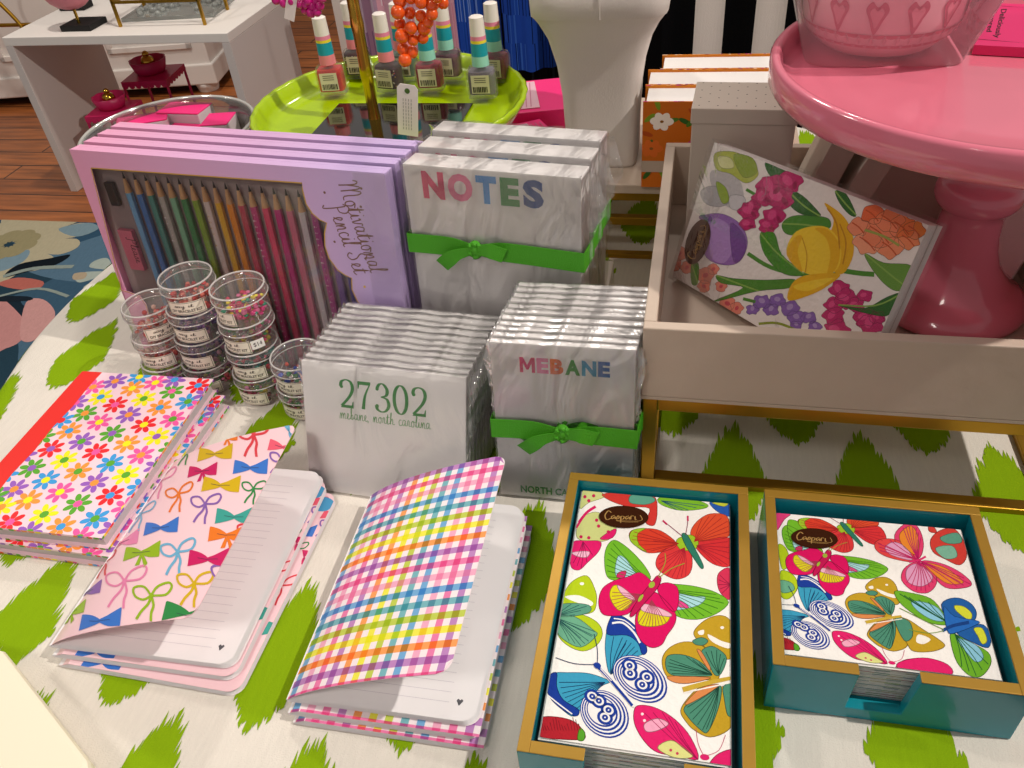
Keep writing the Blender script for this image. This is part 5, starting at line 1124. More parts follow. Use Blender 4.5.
def pencil_box(label, loc, front):
    t = thing('pencil_set_box', label, 'pencil set', loc, RZB, 'pencil set boxes', LEANB)
    mb = MB(); mb.box((0, .0095, 0), (WB, TB, HB)); mb.box((0, .0012, 0), (.004, .0095, HB)); mb.box((WB - .004, .0012, 0), (WB, .0095, HB)); mb.box((.004, .0012, HB - .004), (WB - .004, .0095, HB)); mb.box((.004, .0012, 0), (WB - .004, .0095, .004)); mb.build('carton', 'lilac', t, bevel=.0006)
    mb = MB(); n = len(WIN)
    # front panel with the cut window: bands between the window outline and the panel edge
    def edge(q):
        cx, cy = WB * .42, HB * .5; dx, dy = q[0] - cx, q[1] - cy; s_ = min((WB - cx) / dx if dx > 1e-6 else (-cx / dx if dx < -1e-6 else 1e9), (HB - cy) / dy if dy > 1e-6 else (-cy / dy if dy < -1e-6 else 1e9)); return (cx + dx * s_, cy + dy * s_)
    import mathutils
    outer = [(0, 0), (WB, 0), (WB, HB), (0, HB)]
    tri = mathutils.geometry.tessellate_polygon([[Vector((a, b, 0)) for a, b in outer], [Vector((a, b, 0)) for a, b in reversed(WIN)]])
    allp = outer + list(reversed(WIN))
    mb.add([(a, 0, b) for a, b in allp], [tuple(f) for f in tri]); mb.add([(a, .0011, b) for a, b in allp], [tuple(f)[::-1] for f in tri])
    for ring in (outer, WIN):
        k_ = len(ring); mb.add([(a, 0, b) for a, b in ring] + [(a, .0011, b) for a, b in ring], [(i, (i + 1) % k_, k_ + (i + 1) % k_, k_ + i) for i in range(k_)])
    mb.build('front_panel', 'lilac', t)
    if front:
        p = Pat(); G = 'c8a048'; D = '7c5c50'
        p.stroke(WIN + [WIN[0]], .0011, G, 1, smooth=False)
        o = wpx(182, 160); d = wpx(340, 590); ang = math.atan2(d[1] - o[1], d[0] - o[0]); ln = math.hypot(d[0] - o[0], d[1] - o[1])
        handwriting(p, 'Motivational', o[0] + .010 * math.sin(ang) * 0, o[1], .0095, .0011, D, total=ln, l=2, ang=ang)
        o2 = wpx(135, 270); d2 = wpx(265, 600); ang2 = math.atan2(d2[1] - o2[1], d2[0] - o2[0]); handwriting(p, 'Pencil Set', o2[0], o2[1], .0095, .0011, D, total=math.hypot(d2[0] - o2[0], d2[1] - o2[1]), l=2, ang=ang2)
        for q, c_ in (((118, 204), D), ((294, 184), D), ((292, 272), D), ((166, 440), D), ((310, 656), 'e0b838')): p.ell(wpx(*q), .0012, .0012, c_, 0, 2, 10)
        mb = MB(); p.emit(mb, lambda u, v, h: (u, -h, v)); mb.build('foil_lettering', printed('foil_print', .3), t)
    mb = MB(); mb.add([(.0045, .0090, .0045), (WB - .0045, .0090, .0045), (WB - .0045, .0090, HB - .0045), (.0045, .0090, HB - .0045)], [(0, 1, 2, 3)]); mb.build('inner_tray', mat('grey_card', '9c8c8c', .6), t)
    if front:
        x = uvb(119, 176)[0]; xe = uvb(294, 190)[0]; n = 16; st = (xe - x) / (n - 1); top = HB - .021
        for i in range(len(PCOL)):
            px_ = x + st * i
            if px_ > WB - .012: break
            pe = MB(); r = .0036; yc = .0052; ztip = top - .0002 * i
            vs = []
            pe.tube([(px_, yc, .012), (px_, yc, ztip - .020)], [r, r], 6, 0, lin(PCOL[i]), False); pe.tube([(px_, yc, ztip - .020), (px_, yc, ztip - .006)], [r * .98, r * .38], 8, 0, lin('d8a878'), True)
            pe.tube([(px_, yc, ztip - .006), (px_, yc, ztip)], [r * .38, .0002], 8, 0, lin('2a2626'), True)
            random.seed(i)
            if i in (7, 11, 16, 3): [pe.box((px_ - .0008 + random.uniform(-.0015, .0015), yc - r * .88 - .0001, z), (px_ + .0008, yc - r * .86, z + .0012), 0, lin('f4e8f0' if i != 7 else 'c8a060')) for z in [.02 + .006 * q for q in range(28)]]
            else: pe.box((px_ - .0004, yc - r * .88 - .0001, .035), (px_ + .0004, yc - r * .86, .12), 0, lin('e8d8c0'))
            pe.build('pencil', 'pencil_paint', t)
        a = uvb(109, 196); mb = MB(); mb.box((a[0] - .005, .003, a[1] - .012), (a[0] + .005, .008, a[1] + .012)); mb.build('pencil_sharpener', mat('dark_metal', '3c3634', .35, metal=.6), t, bevel=.001)
        b_ = uvb(129, 252); mb = MB(); mb.box((b_[0] - .0085, .003, b_[1] - .022), (b_[0] + .0085, .008, b_[1] + .022), col=lin('e07c94')); p = Pat(); handwriting(p, 'Please', b_[0] + .002, b_[1] + .014, .0045, .0007, '5c2838', total=.028, l=1, ang=-PI / 2); p.emit(mb, lambda u, v, h: (u, .003 - h, v)); mb.build('eraser', 'print', t)
        mb = MB(); mb.grid(lambda u, v: (.014 + (WB - .05) * u, .0013 - .0002 * math.sin(u * 17) , .01 + (HB - .028) * v), 20, 10); mb.build('window_film', plastic('window_film', gloss=.06, milk=.02, bump=.3, bscale=12), t)
    mb = MB(); e = .0012
    mb.grid(lambda u, v: (WB - .03 + (.031) * u, -e - .001 * math.sin(v * 20) * u * u, HB * v), 6, 16)
    mb.grid(lambda u, v: (WB + e + .0008 * math.sin(v * 14), -e + (TB + 2 * e) * u, HB * v), 3, 16)
    mb.build('shrink_wrap', 'wrap', t)
    return t
for i, lab in enumerate(('lilac pencil set box with its window in full view, front of the four', 'lilac pencil set box, second of the four from the front', 'lilac pencil set box, third of the four from the front', 'lilac pencil set box, rearmost of the four')):
    pencil_box(lab, (PB[0] + .0035 * i, PB[1] + .0178 * i, PB[2]), i == 0)
# ------------------------------------------------------------------ bead jars
JR, JHt = .0262, .0322
M['jar_label'] = printed('jar_label', .5)
def bead_jar(label, loc, rz, seed, beads, sticker=False, paper='efe8d8'):
    t = thing('bead_jar', label, 'jar', loc, rz, 'small clear jars of bracelet beads')
    mb = MB(); R = JR
    mb.lathe([(0, .0004), (R - .003, .0004), (R - .0018, .002), (R - .0018, JHt - .0105), (R - .0008, JHt - .010)], n=36)
    jb = mb.build('jar_body', 'clear', t)
    mb = MB(); mb.lathe([(R, JHt - .0095), (R, JHt - .0008), (R - .0012, JHt), (R - .0030, JHt), (R - .0036, JHt - .0028), (R - .0042, JHt - .0032), (0, JHt - .0032)], n=36)
    for zz in (.0085, .0062, .004): mb.tube([(R * math.cos(a) * 1.004, R * math.sin(a) * 1.004, JHt - zz) for a in [2 * PI * i / 28 for i in range(28)]], .0004, 4, closed=True)
    mb.build('lid', 'clear', t)
    mb = MB(); mb.tube([((R - .0012) * math.cos(a), (R - .0012) * math.sin(a), JHt - .0004) for a in [2 * PI * i / 36 for i in range(36)]], .0009, 6, closed=True)  # pale rings paint in the bright highlight lines along the lid rim
    mb.tube([((R + .0002) * math.cos(a), (R + .0002) * math.sin(a), JHt - .0092) for a in [2 * PI * i / 36 for i in range(36)]], .0006, 6, closed=True); mb.build('lid_rim_highlight', 'rim_highlight', t)
    random.seed(seed); mb = MB()
    for i in range(70):
        a = random.uniform(0, 2 * PI); r = math.sqrt(random.random()) * (R - .0052); z = .0035 + .0115 * random.random(); s_ = random.uniform(.0020, .0030)
        mb.sphere((r * math.cos(a), r * math.sin(a), z), s_, 8, 0, lin(random.choice(beads)), (1, 1, random.choice((.6, 1))))
    o = mb.build('beads', 'jar_label', t); o['kind'] = 'stuff'
    mb = MB(); z0, z1 = .0030, .0170; a0, a1 = -PI / 2 - .75, -PI / 2 + .75
    def lm(u, v, h): a = a0 + (a1 - a0) * u; return ((R - .0012 + h) * math.cos(a), (R - .0012 + h) * math.sin(a), z0 + (z1 - z0) * v)
    p = Pat()
    for i in range(12): p.poly([(i / 12, 0), ((i + 1) / 12, 0), ((i + 1) / 12, 1), (i / 12, 1)], paper, 0); 
    for i in range(12):
        for y in (.06, .92): p.poly([(i / 12, y), ((i + 1) / 12, y), ((i + 1) / 12, y + .03), (i / 12, y + .03)], '4a443c', 1)
    for x in (.03, .96): p.poly([(x, .06), (x + .012, .06), (x + .012, .95), (x, .95)], '4a443c', 1)
    p.text('DIY BRACELET KIT', (.1, .2, .9, .42), '4a443c', .02, 1); handwriting(p, 'say it', .22, .60, .13, .022, '4a443c', total=.5, l=1)
    if sticker:
        p.poly([(1.02, .25), (1.12, .25), (1.12, .95), (1.02, .95)], 'f6f4f0', 2); p.poly([(1.12, .25), (1.24, .25), (1.24, .95), (1.12, .95)], 'f6f4f0', 2); p.poly([(1.24, .25), (1.36, .25), (1.36, .95), (1.24, .95)], 'f6f4f0', 2)
        p.text('$14', (1.08, .42, 1.3, .78), '2a2a2a', .0, 3)
    p.emit(mb, lm, eps=1e-4); mb.build('paper_label', 'jar_label', jb)
    return t
BP = {'red': ['c83c3c', 'e87c6c', 'b02c30', 'd8b0a0'], 'purple': ['5c3c7c', '8c5c9c', '3c3c74', 'b07c9c'], 'pinky': ['e83c8c', 'f080b0', 'f4e040', '2c9c7c', 'd03058'], 'mix': ['d8306c', '3c8c4c', 'b0a030', 'e87cac', '6c2c3c'], 'teal': ['2c7c74', '1c5c5c', 'c83c5c', '303038'], 'blue': ['2c54c4', '2c54c4', 'f0e8e0', 'c84c3c', '3c9c5c']}
def jstack(where, base, n, beads, rzs, drift=(0, 0), stick=None):
    names = {4: ['bottom', 'second from the bottom', 'third from the bottom', 'top'], 3: ['bottom', 'middle', 'top'], 2: ['bottom', 'top']}[n]
    for i in range(n):
        bead_jar('bead jar, %s in the %s' % (names[i], where), (base[0] + drift[0] * i, base[1] + drift[1] * i, .0008 + (JHt + .0003) * i), rzs[i], hash(where) % 97 + i if False else len(where) * 7 + i, BP[beads[i]], sticker=(stick == i))
jstack('leftmost stack of jars', (-.520, .590), 3, ['mix', 'red', 'red'], [.3, .2, .9], (.001, .002))
jstack('second stack of jars from the left', (-.476, .594), 4, ['mix', 'purple', 'purple', 'red'], [.1, .0, .05, .25], (.003, .001))
jstack('tall stack of jars with a price sticker', (-.4140, .584), 4, ['mix', 'teal', 'mix', 'pinky'], [-.15, .05, -.3, -.6], (.0025, .000), 2)
jstack('short stack of two jars beside the 27302 pads', (-.3590, .568), 2, ['mix', 'blue'], [-.1, -.25], (.002, .0))

# ------------------------------------------------------------------ lime tray on a gilt pole with nail polish
TZ, TCX, TCY, TRR = .1875, -.327, .845, .1475
t = thing('tiered_stand', 'lime green round tray on a gilt pole behind the pencil sets', 'tiered stand', (TCX, TCY, .0006))
mb = MB(); mb.lathe([(0, 0), (.065, 0), (.068, .004), (.05, .012), (.014, .024), (.011, .05), (.011, .168), (.02, .1790), (0, .1795)], n=32); mb.build('foot', 'brass', t)
mb = MB(); sc_ = lambda a, z: 1
mb.lathe([(r_, z_ - .0368) for r_, z_ in [(0, .2168), (TRR - .022, .2168), (TRR - .008, .222), (TRR, .234), (TRR + .003, .2405), (TRR + .0005, .2425), (TRR - .004, .2405), (TRR - .008, .2300), (TRR - .014, .2245), (TRR - .024, .2222), (0, .2222)]], n=144, fn=lambda a, z: 1 + (.0035 * math.cos(a * 36) if z > .188 else 0)); mb.build('lime_tray', 'lime', t)
mb = MB(); pr_ = [.0062, .0062]; mb.tube([(-.016, -.012, .1858 + i * .01) for i in range(34)], [.0062 + (.0009 if i % 5 == 0 else 0) for i in range(34)], 14); mb.build('pole', 'brass', t)
mb = MB(); mb.box((-.073, -.085, .1856), (.085, .030, .1876)); mb.build('mirror_panel', 'blackmirror', t, bevel=.0005)
# nail polish bottles
def polish(label, px, py, col, capcol, rz=0, dark=False, group='nail polish bottles on the lime tray'):
    q = at(px, py, TZ + .001)
    t = thing('nail_polish_bottle', label, 'nail polish', (q[0], q[1], .1915), rz, group)
    mb = MB(); w_, d_, h_ = .0125, .010, .029
    def rb(z, a, b): return [(a * math.copysign(abs(math.cos(g)) ** .45, math.cos(g)), b * math.copysign(abs(math.sin(g)) ** .45, math.sin(g)), z) for g in [2 * PI * i / 24 for i in range(24)]]
    def loft(mb, rings, mi=0, col=None):
        n = 24; vs = [v for r in rings for v in r]; fs = [(i * n + j, i * n + (j + 1) % n, (i + 1) * n + (j + 1) % n, (i + 1) * n + j) for i in range(len(rings) - 1) for j in range(n)]
        fs += [tuple(range(n))[::-1], tuple(range((len(rings) - 1) * n, len(rings) * n))]; mb.add(vs, fs, mi, col, False)
    loft(mb, [rb(0, w_ * .98, d_ * .98), rb(.0045, w_, d_), rb(.0047, w_, d_), rb(.024, w_, d_), rb(.0275, w_ * .9, d_ * .9), rb(.030, .005, .005), rb(.033, .005, .005)]); mb.build('glass_bottle', 'clear', t)
    mb = MB(); loft(mb, [rb(.004, w_ * .9, d_ * .88), rb(.022, w_ * .9, d_ * .88), rb(.0255, w_ * .84, d_ * .84)], 0, lin(col))
    random.seed(int(px))
    if dark:
        for i in range(70): a = random.uniform(-w_ * .85, w_ * .85); z = random.uniform(.006, .023); mb.box((a, -d_ * .885, z), (a + .0012, -d_ * .88, z + .0011), 0, lin(random.choice(['d84c7c', '6c3c9c', 'c8a050', 'f0e0e0', '8c2c5c'])))
    mb.build('polish', 'print_gloss', t)
    mb = MB(); mb.box((-.0078, -d_ * 1.04, .006), (.0078, -d_ * 1.02, .0235), col=lin('ddd4b8')); p = Pat()
    for i in range(3): p.poly([(-.005, .0205 - .002 * i), (.005, .0205 - .002 * i), (.005, .0213 - .002 * i), (-.005, .0213 - .002 * i)], '7a7464', 1)
    x = -.0066
    while x < .0062: w2 = random.choice((.0004, .0007, .001)); p.poly([(x, .007), (x + w2, .007), (x + w2, .0125), (x, .0125)], '1c1a18', 1); x += w2 + random.choice((.0004, .0006))
    p.emit(mb, lambda u, v, h: (u, -d_ * 1.04 - h, v)); mb.build('sticker', 'print', t)
    mb = MB(); cr = .0066
    for z0, z1, r0, r1, c_ in ((.0300, .0395, .0074, .0070, capcol), (.0395, .0515, .0070, .0067, '18a0b4'), (.0515, .0542, .0067, .0066, 'f0dc3c'), (.0542, .0580, .0066, .0065, 'f08cac'), (.0580, .0745, .0065, .0060, 'f4ede6'), (.0745, .0755, .0060, .0045, 'f4ede6')):
        mb.lathe([(r0, z0), (r1, z1)], n=24, col=lin(c_))
    t.scale = (1.28, 1.2, 1.12)
    mb.lathe([(.0045, .0755), (0, .0757)], n=24, col=lin('f4ede6')); mb.lathe([(.0045, .0300), (.0074, .0300)], n=24, col=lin(capcol)); mb.build('cap', 'print_gloss', t)
    return t
def bead_tag(): pass
polish('red nail polish bottle, leftmost on the lime tray', 335, 95, 'd82c2c', 'f08c94', .15)
polish('dark glitter nail polish bottle behind the leftmost red one', 361, 78, '2c1820', 'f0909c', .1, True)
polish('plum glitter nail polish bottle just right of the gilt pole', 392, 92, '3c1824', 'f08c94', -.2, True)
polish('green nail polish bottle behind the plum glitter one', 407, 80, '5a7a6c', 'f0909c', 0)
polish('crimson nail polish bottle below the orange beads', 432, 91, 'a81c40', '9cdccc', .05)
polish('mauve nail polish bottle behind the crimson one', 450, 80, '6c3450', '9cdccc', -.1)
polish('grey violet nail polish bottle, nearest on the right of the lime tray', 484, 98, '7c7484', '9cdccc', .05)
polish('dark red nail polish bottle peeking out just behind the grey violet one', 497, 82, '8a1c3c', '9cdccc', -.1)
# bead strands and the paper tag hanging from the tier above
def strand(label, name, top, pts, r, m_, group=None):
    t = thing(name, label, 'beads', top)
    mb = MB(); random.seed(len(label))
    for (x, y, z) in pts: mb.sphere((x - top[0], y - top[1], z - top[2]), r * random.uniform(.85, 1.12), 12)
    mb.build('beads', m_, t)
    mb = MB(); mb.tube([(0, 0, 0), (0.001, 0, -.02), (0, 0, -.045)], .0006, 6); mb.build('cord', 'white', t)
    return t
tt = at(440, -60, .40); 
pp = []; random.seed(9)
for (a, b) in ((400, 0), (411, -2), (398, 12), (410, 13), (421, 2), (432, 4), (400, 24), (411, 28), (421, 16), (424, 28), (402, 36), (413, 40), (423, 38), (403, 49), (412, 52), (405, 60), (432, 14), (437, -4), (428, 22), (443, 3), (396, -12), (408, -14), (420, -12), (432, -10)):
    y = .775 + random.uniform(-.006, .006); d = ray(a, b); pp.append(tuple(CAMP + d * y / d[1]))
strand('orange glass bead strands hanging over the nail polish bottles', 'bead_strand', (pp[1][0], .775, pp[1][2] + .09), pp, .0062, 'orange_bead')
pp = []
for (a, b) in ((276, 0), (284, 3), (292, 1), (300, 4), (305, 10), (311, 13), (317, 12), (320, 6), (316, 0), (308, 1), (300, -5), (290, -8), (313, 6), (306, 4), (322, -2)):
    y = .78 + random.uniform(-.004, .004); d = ray(a, b); pp.append(tuple(CAMP + d * y / d[1]))
strand('magenta bead cluster with a white tag hanging at the top edge', 'bead_strand', (pp[6][0], .78, pp[6][2] + .07), pp, .0045, 'magenta_bead')
def tag_card(name, label, pts, y, hole, text=True):
    P = []
    for q in pts: d = ray(*q); P.append(CAMP + d * y / d[1])
    O = P[3]; ex = P[2] - P[3]; W = np.linalg.norm(ex); ex /= W; ez = P[0] - P[3]; ez -= ex * (ez @ ex); H = np.linalg.norm(ez); ez /= H; nn = np.cross(ex, ez); nn = nn if nn @ fw < 0 else -nn
    fm_ = lambda u, v, h: tuple(O + ex * u + ez * v + nn * h)
    mb = MB(); col_ = lin('ece4dc')
    mb.add([fm_(u, v, h) for h in (0, -.0008) for u, v in ((0, 0), (W, 0), (W, H * .93), (W * .85, H), (W * .15, H), (0, H * .93))], [(0, 1, 2, 3, 4, 5), (11, 10, 9, 8, 7, 6)] + [(i, (i + 1) % 6, 6 + (i + 1) % 6, 6 + i) for i in range(6)], 0, col_)
    p = Pat()
    if hole: p.ell((W * .5, H * .88), W * .13, W * .13, '4a6a2c', 0, 2)
    if text:
        for i in range(4):
            for k_ in range(9): p.poly([(W * (.28 + .13 * i), H * (.12 + .07 * k_)), (W * (.31 + .13 * i), H * (.12 + .07 * k_)), (W * (.31 + .13 * i), H * (.17 + .07 * k_)), (W * (.28 + .13 * i), H * (.17 + .07 * k_))], '9a948c', 1)
    p.emit(mb, fm_, eps=1e-4); o = mb.build(name, 'print'); tag(o, label, 'tag'); return o
tag_card('paper_tag', 'white punched paper tag hanging in front of the lime tray', [(403, 84), (425, 86), (418, 137), (398, 134)], .735, True)
tag_card('paper_tag', 'small blank white tag on the magenta beads at the top edge', [(292, -8), (309, -4), (294, 22), (284, 18)], .775, False, False)

# ------------------------------------------------------------------ glass jar of pink matchboxes
GJ = (-.603, .838)
t = thing('glass_jar', 'wide round glass jar behind the pencil sets, full of pink boxes', 'glass jar', (GJ[0], GJ[1], .0006))
mb = MB(); mb.lathe([(r_ * .965, z_ * .95) for r_, z_ in [(0, 0), (.085, 0), (.092, .006), (.096, .03), (.097, .15), (.100, .165), (.1035, .171), (.1045, .178), (.102, .1825), (.098, .181), (.095, .174), (.0925, .16), (.092, .03), (.086, .010), (0, .008)]], n=72); mb.build('glass_body', 'glass', t)
mb = MB(); mb.tube([(.0988 * math.cos(a), .0988 * math.sin(a), .1717) for a in [2 * PI * i / 64 for i in range(64)]], .0026, 10, closed=True); mb.build('glass_rim', mat('thick_glass', 'e4e4de', .12, coat=.5, metal=.5), t)
def matchbox(label, px, py, z, rz, l_=.06, w_=.036, h_=.022):
    q = at(px, py, z); t = thing('pink_box', label, 'box', (q[0], q[1], z - h_), rz, 'pink topped clear boxes in the glass jar')
    mb = MB(); mb.box((-l_ / 2, -w_ / 2, 0), (l_ / 2, w_ / 2, h_ - .001)); mb.build('clear_case', mat('frosted_case', 'dccbd2', .3) if 'frosted_case' not in bpy.data.materials else bpy.data.materials['frosted_case'], t, bevel=.001)
    mb = MB(); mb.box((-l_ / 2, -w_ / 2, h_ - .0009), (l_ / 2, w_ / 2, h_ + .0008)); mb.build('pink_lid', 'hotpink', t, bevel=.0008)
matchbox('bright pink box lying at the left in the glass jar', 142, 119, .163, .45, .062, .032)
matchbox('bright pink box lying in the middle of the glass jar, rear', 184, 108, .165, -.05, .060, .036)
matchbox('bright pink box at the right in the glass jar', 218, 119, .161, .15, .034, .038)
matchbox('bright pink box in the glass jar just behind the pencil sets', 186, 129, .153, -.1, .054, .030)

# pink packages on the table beyond the lime tray
def pink_package(label, x, y, rz, w_, d_, h_):
    t = thing('pink_package', label, 'package', (x, y, .1002), rz)
    mb = MB(); mb.box((0, 0, 0), (w_, d_, h_)); mb.build('carton', 'hotpink', t, bevel=.001)
    mb = MB(); mb.box((.008, .010, h_ + .0002), (w_ * .55, d_ - .008, h_ + .0012), col=lin('e8b8c8')); p = Pat()
    for i in range(5): p.stroke([(.012 + .006 * i, .014), (.016 + .006 * i, d_ - .012)], .0012, 'c87090', 1, smooth=False)
    p.emit(mb, lambda u, v, h: (u, v, h_ + .0012 + h)); mb.build('clear_window', 'print_gloss', t)
pink_package('bright pink package with a clear window between the lime tray and the white column', -.235, .985, .25, .085, .11, .030)
pink_package('flat bright pink box lying in front of the windowed pink package', -.190, .905, .55, .045, .075, .022)

# ------------------------------------------------------------------ the room beyond
FZ = -.75
# white open plinth table
X0, X1, Y0, Y1, PT = -2.24, -1.43, 2.43, 2.866, -.2
t = thing('plinth_table', 'white open sided display table standing on the wood floor, upper left', 'table', (X0, Y0, FZ + .0005))
W_, D_, H_ = X1 - X0, Y1 - Y0, PT - FZ
mb = MB(); mb.box((0, 0, H_ - .028), (W_, D_, H_)); mb.build('tabletop', 'white', t, bevel=.002)
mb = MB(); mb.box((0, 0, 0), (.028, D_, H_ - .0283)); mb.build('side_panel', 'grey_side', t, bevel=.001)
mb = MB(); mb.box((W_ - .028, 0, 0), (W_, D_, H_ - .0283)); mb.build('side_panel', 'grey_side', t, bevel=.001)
def scallop_table(label, cx, cy, z, s_, h_):
    t = thing('scalloped_stand', label, 'stand', (cx, cy, FZ + .0005), .12, 'magenta scalloped metal stands')
    H = z - FZ; mb = MB(); mb.box((-s_, -s_, H - .012), (s_, s_, H), col=None)
    n = 7
    for sx, sy, ax in ((0, -1, 0), (0, 1, 0), (-1, 0, 1), (1, 0, 1)):
        for i in range(n):
            a = -s_ + 2 * s_ * (i + .5) / n; r = s_ / n; arc = [(a - r, 0)] + [(a - r * math.cos(g), -r * 1.1 * math.sin(g)) for g in [PI * k_ / 8 for k_ in range(9)]] + [(a + r, 0)]
            if ax == 0: mb.prism(arc, sy * s_ - .001, sy * s_ + .001, mp=lambda x, y, zz: (x, zz, H - .012 + y))
            else: mb.prism(arc, sx * s_ - .001, sx * s_ + .001, mp=lambda x, y, zz: (zz, x, H - .012 + y))
    mb.build('scalloped_top', 'magenta', t)
    for sx in (-1, 1):
        for sy in (-1, 1):
            mb = MB(); mb.bar((sx * (s_ - .004), sy * (s_ - .004), 0), (sx * (s_ - .004), sy * (s_ - .004), H - .012), .005); mb.build('leg', 'magenta', t)
    return t
def crown(label, cx, cy, z, r):
    t = thing('scalloped_dish', label, 'dish', (cx, cy, z + .0008), 0, 'magenta dishes with gold knobs')
    mb = MB(); mb.lathe([(0, 0), (r * .8, 0), (r * .9, r * .2), (r, r * .75), (r * .95, r * .75), (r * .82, r * .15), (0, r * .12)], n=48, fn=lambda a, zz: 1 + (.07 * abs(math.sin(a * 5)) if zz > r * .5 else 0)); mb.build('dish_body', 'magenta', t)
    mb = MB(); mb.sphere((0, 0, r * .55), r * .42, 16); mb.sphere((0, 0, r * 1.02), r * .2, 12); mb.build('gold_knob', 'brass', t)
q = at(150, 92, -.45)
def aty(px, py, y): d = ray(px, py); return CAMP + d * y / d[1]
a = aty(153, 73, 2.72); scallop_table('taller magenta scalloped stand inside the white display table', a[0], 2.72, a[2] - .0, .085, 0); crown('magenta scalloped dish with a gold knob on the taller stand', a[0] - .012, 2.73, a[2], .062)
a = aty(118, 105, 2.54); scallop_table('lower magenta scalloped stand inside the white display table', a[0], 2.51, a[2] - .0, .072, 0); crown('magenta scalloped dish with a gold knob on the lower stand', a[0] - .01, 2.52, a[2], .054)
# things on the white table
q = at(85, 27, PT)
t = thing('pink_ornament', 'pink ornament on a brass stem and black base on the white display table', 'ornament', (q[0], q[1], PT + .0006))
mb = MB(); mb.box((-.055, -.05, 0), (.055, .05, .018)); mb.build('base', 'black', t, bevel=.002)
mb = MB(); mb.tube([(0, -.02, .018), (0, -.02, .06)], .005, 8); mb.build('stem', 'brass', t)
mb = MB(); mb.sphere((-.02, 0, .115), .075, 20, sc=(1.1, .8, .8)); mb.build('pink_body', mat('rosy_ceramic', 'e88c98', .5, bump=.3, bscale=80), t)
q = at(60, 20, PT); tag((lambda mb: (mb.box((-.05, -.03, 0), (.05, .03, .03)), mb.build('black_dish', 'black', bevel=.004, loc=(q[0] - .02, q[1] + .13, PT + .0008)))[1])(MB()), 'small black dish behind the pink ornament on the white display table', 'dish')
a = at(121, 27, PT); b = at(207, 24, PT)
t = thing('gold_easel', 'slim gold metal frame stand on the white display table', 'stand', (a[0], a[1], PT + .0006))
dx = b[0] - a[0]; dy = .16
for x, y in ((0, 0), (dx, 0)):
    mb = MB(); mb.bar((x, y, 0), (x, y, .34), .006); mb.build('leg', 'gold', t)
    mb = MB(); mb.bar((x, y + dy, 0), (x, y + dy, .34), .006); mb.build('leg', 'gold', t)
for z in (.075, .33):
    mb = MB(); mb.bar((0, 0, z), (dx, 0, z), .006); mb.build('crossbar', 'gold', t); mb = MB(); mb.bar((0, dy, z), (dx, dy, z), .006); mb.build('crossbar', 'gold', t)
    for x in (0, dx): mb = MB(); mb.bar((x, 0, z), (x, dy, z), .006); mb.build('crossbar', 'gold', t)
mb = MB(); q = at(160, 22, PT)
mb.box((-.16, -.02, 0), (.16, .22, .012)); [mb.sphere((random.uniform(-.14, .14), random.uniform(0, .2), .014), .012, 8) for i in range(40)]
tag(mb.build('glass_platter', mat('pebbled_glass', 'c8ccc8', .05, trans=.6, coat=.4), loc=(-1.72, 2.60, PT + .0008), rot=(0, 0, .1)), 'pebbled clear glass platter on the white display table', 'platter')

# white cabinet behind with feet and raised mouldings
def cabinet(label, ax, ay, bx, by, depth, z0, z1, panels):
    ang = math.atan2(by - ay, bx - ax); W = math.hypot(bx - ax, by - ay)
    t = thing('white_cabinet', label, 'cabinet', (ax, ay, FZ + .0005), ang)
    H = z1 - FZ; z_ = z0 - FZ
    mb = MB(); mb.box((0, 0, z_), (W, depth, H)); mb.build('cabinet_body', 'white', t, bevel=.004)
    mb = MB(); mb.box((-.012, -.012, z_), (W + .012, depth, z_ + .09)); mb.build('base_moulding', 'white', t, bevel=.006)
    for i in range(panels):
        w2 = W / panels; x0 = w2 * i + .06; x1 = w2 * (i + 1) - .06
        mb = MB(); k_ = .022
        for a_, b_ in (((x0, z_ + .16), (x1, z_ + .16 + k_)), ((x0, H - .1), (x1, H - .1 + k_)), ((x0, z_ + .16), (x0 + k_, H - .1)), ((x1 - k_, z_ + .16), (x1, H - .1))): mb.box((a_[0], -.010, a_[1]), (b_[0], 0, b_[1]))
        mb.build('door', 'white', t, bevel=.002)
    for x in (.02, W - .10):
        for y in (.01, depth - .1):
            mb = MB(); mb.lathe([(.045, 0), (.05, .02), (.06, z_), (0, z_)], n=16, c=(x + .04, y + .04, 0)); mb.build('foot', 'white', t)
    return t
cabinet('long white cabinet with feet behind the white display table', -3.6, 3.16, -2.13, 3.41, .5, FZ + .04, -.02, 3)
mb = MB()
for i in range(2):
    pts = []
    for k_ in range(25):
        s_ = k_ / 24; y_ = -.12 + .40 * s_; pts.append((-2.90 + .10 * i + .05 * math.sin(s_ * 7 + i * PI * .5), 3.12, -.40 + .5 * s_))
    mb.tube(pts, .008, 8)
mb.tube([(-2.96, 3.13, -.36), (-2.62, 3.13, -.36)], .008, 8)
tag(mb.build('brass_trellis', 'gold'), 'curved brass wire frame before the white cabinet, top left corner', 'frame')
# white louvred panels beyond the plinth
t = thing('louvred_screen', 'white louvred screen beyond the bead strands', 'screen', (-1.45, 3.3, FZ + .0005), -.15)
mb = MB(); [mb.box((x, 0, 0), (x + .04, .04, 1.15)) for x in (0, .30, .60)]; mb.box((0, 0, 0), (.64, .04, .05)); mb.build('screen_frame', 'white', t, bevel=.003)
mb = MB()
for i in range(44): mb.box((.04, .012, .05 + .025 * i), (.60, .03, .05 + .025 * i + .014))
mb.build('louvres', 'white', t)
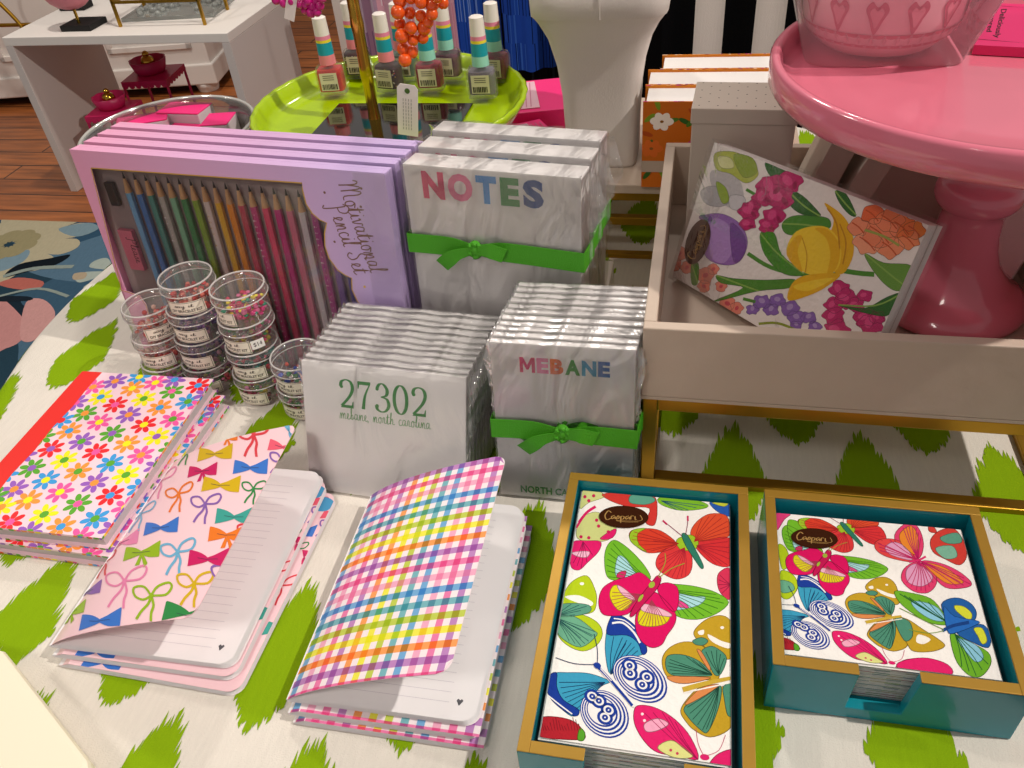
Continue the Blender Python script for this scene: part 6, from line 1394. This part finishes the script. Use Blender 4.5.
# hanging clothes
def garment(label, x, y, w_, z0, z1, col, seed, rz=0, stripes=None, pat=None, cat='garment', group=None, slant=0):
    random.seed(seed); mb = MB(); f1, f2, ph = random.uniform(2, 4), random.uniform(5, 8), random.uniform(0, 6); nu = 64
    def fn(u, v, off=0): return (w_ * u + slant * v, .022 * math.sin(u * f1 * 2 + ph) + .010 * math.sin(u * f2 * 3 + ph) * (1 - .4 * v) + off, z0 + (z1 - z0) * v)
    for j in range(nu):
        for k_ in range(6):
            c_ = lin(col)
            if stripes and (j * stripes[0] // nu) % 2: c_ = lin(stripes[1])
            elif pat and random.random() < .3: c_ = lin(random.choice(pat))
            for off in (0, .03):
                q = [fn((j + a) / nu, (k_ + b) / 6, off) for a, b in ((0, 0), (1, 0), (1, 1), (0, 1))]; mb.add(q, [(0, 1, 2, 3) if off == 0 else (3, 2, 1, 0)], 0, c_, True)
    for a in (0, 1):
        q = [fn(a, b, o_) for b, o_ in ((0, 0), (0, .03), (1, .03), (1, 0))]; mb.add(q, [(0, 1, 2, 3)], 0, lin(col))
    t = thing('hanging_garment', label, cat, (x, y, 0), rz, group)
    mb.build('fabric', 'cloth_dark', t)
    hb = MB(); hb.tube([fn(.2, 1, .015), (w_ * .5 + slant, .015, z1 + .06), fn(.8, 1, .015)], .004, 6); hb.tube([(w_ * .5 + slant, .015, z1 + .06), (w_ * .5 + slant, .015, z1 + .10)], .003, 6); hb.build('hanger', 'black', t)
    return t
M['cloth_dark'] = printed('garment_fabric', .9, bump=.3, bscale=500, spec=.1)
gz = FZ + .12
garment('pale lilac garment hanging left of the blue ones', -1.05, 2.62, .22, gz, .12, 'd8b4cc', 1, .1, pat=['e8d8e4', 'b48cb4'])
garment('pale pink garment with white pattern, hanging behind the nail polish', -.92, 2.4, .22, gz, .12, 'e4b0c0', 2, .1, pat=['f0dce4', 'd890a8'])
garment('royal blue patterned garment on the rack, left one', -.78, 2.62, .17, -.42, .12, '2858c0', 3, .3, pat=['1c3c90', '7ca0e0', '1848a0'])
garment('royal blue patterned garment on the rack, right one', -.60, 2.60, .16, -.38, .12, '2450b8', 4, .1, pat=['163480', '3c70d0', '101c40'])
garment('near black garment behind the blue ones on the rack', -.95, 2.78, .55, gz, .12, '14161c', 5, 0, pat=['24303c', '0c0c10'])
garment('long near black garment between the rack and the striped one', -.40, 2.5, .42, gz, .12, '08080a', 6, 0)
garment('black and white striped garment behind the orange books', -.070, 1.56, .364, -.55, .20, '07070a', 8, 0, stripes=(7, 'd8d0cc'), slant=0)
t = thing('clothes_rack', 'black metal clothes rack holding the hanging garments', 'rack', (-1.1, 2.66, FZ + .0005))
mb = MB(); mb.tube([(0, 0, 0), (0, 0, .97)], .012, 10); mb.build('post', 'black', t); mb = MB(); mb.tube([(1.15, 0, 0), (1.15, 0, .97)], .012, 10); mb.build('post', 'black', t); mb = MB(); mb.tube([(0, 0, .97), (1.15, 0, .97)], .012, 10); mb.build('rail', 'black', t)
for x in (0, 1.15): mb = MB(); mb.tube([(x, -.25, .012), (x, .25, .012)], .012, 10); mb.build('foot', 'black', t)
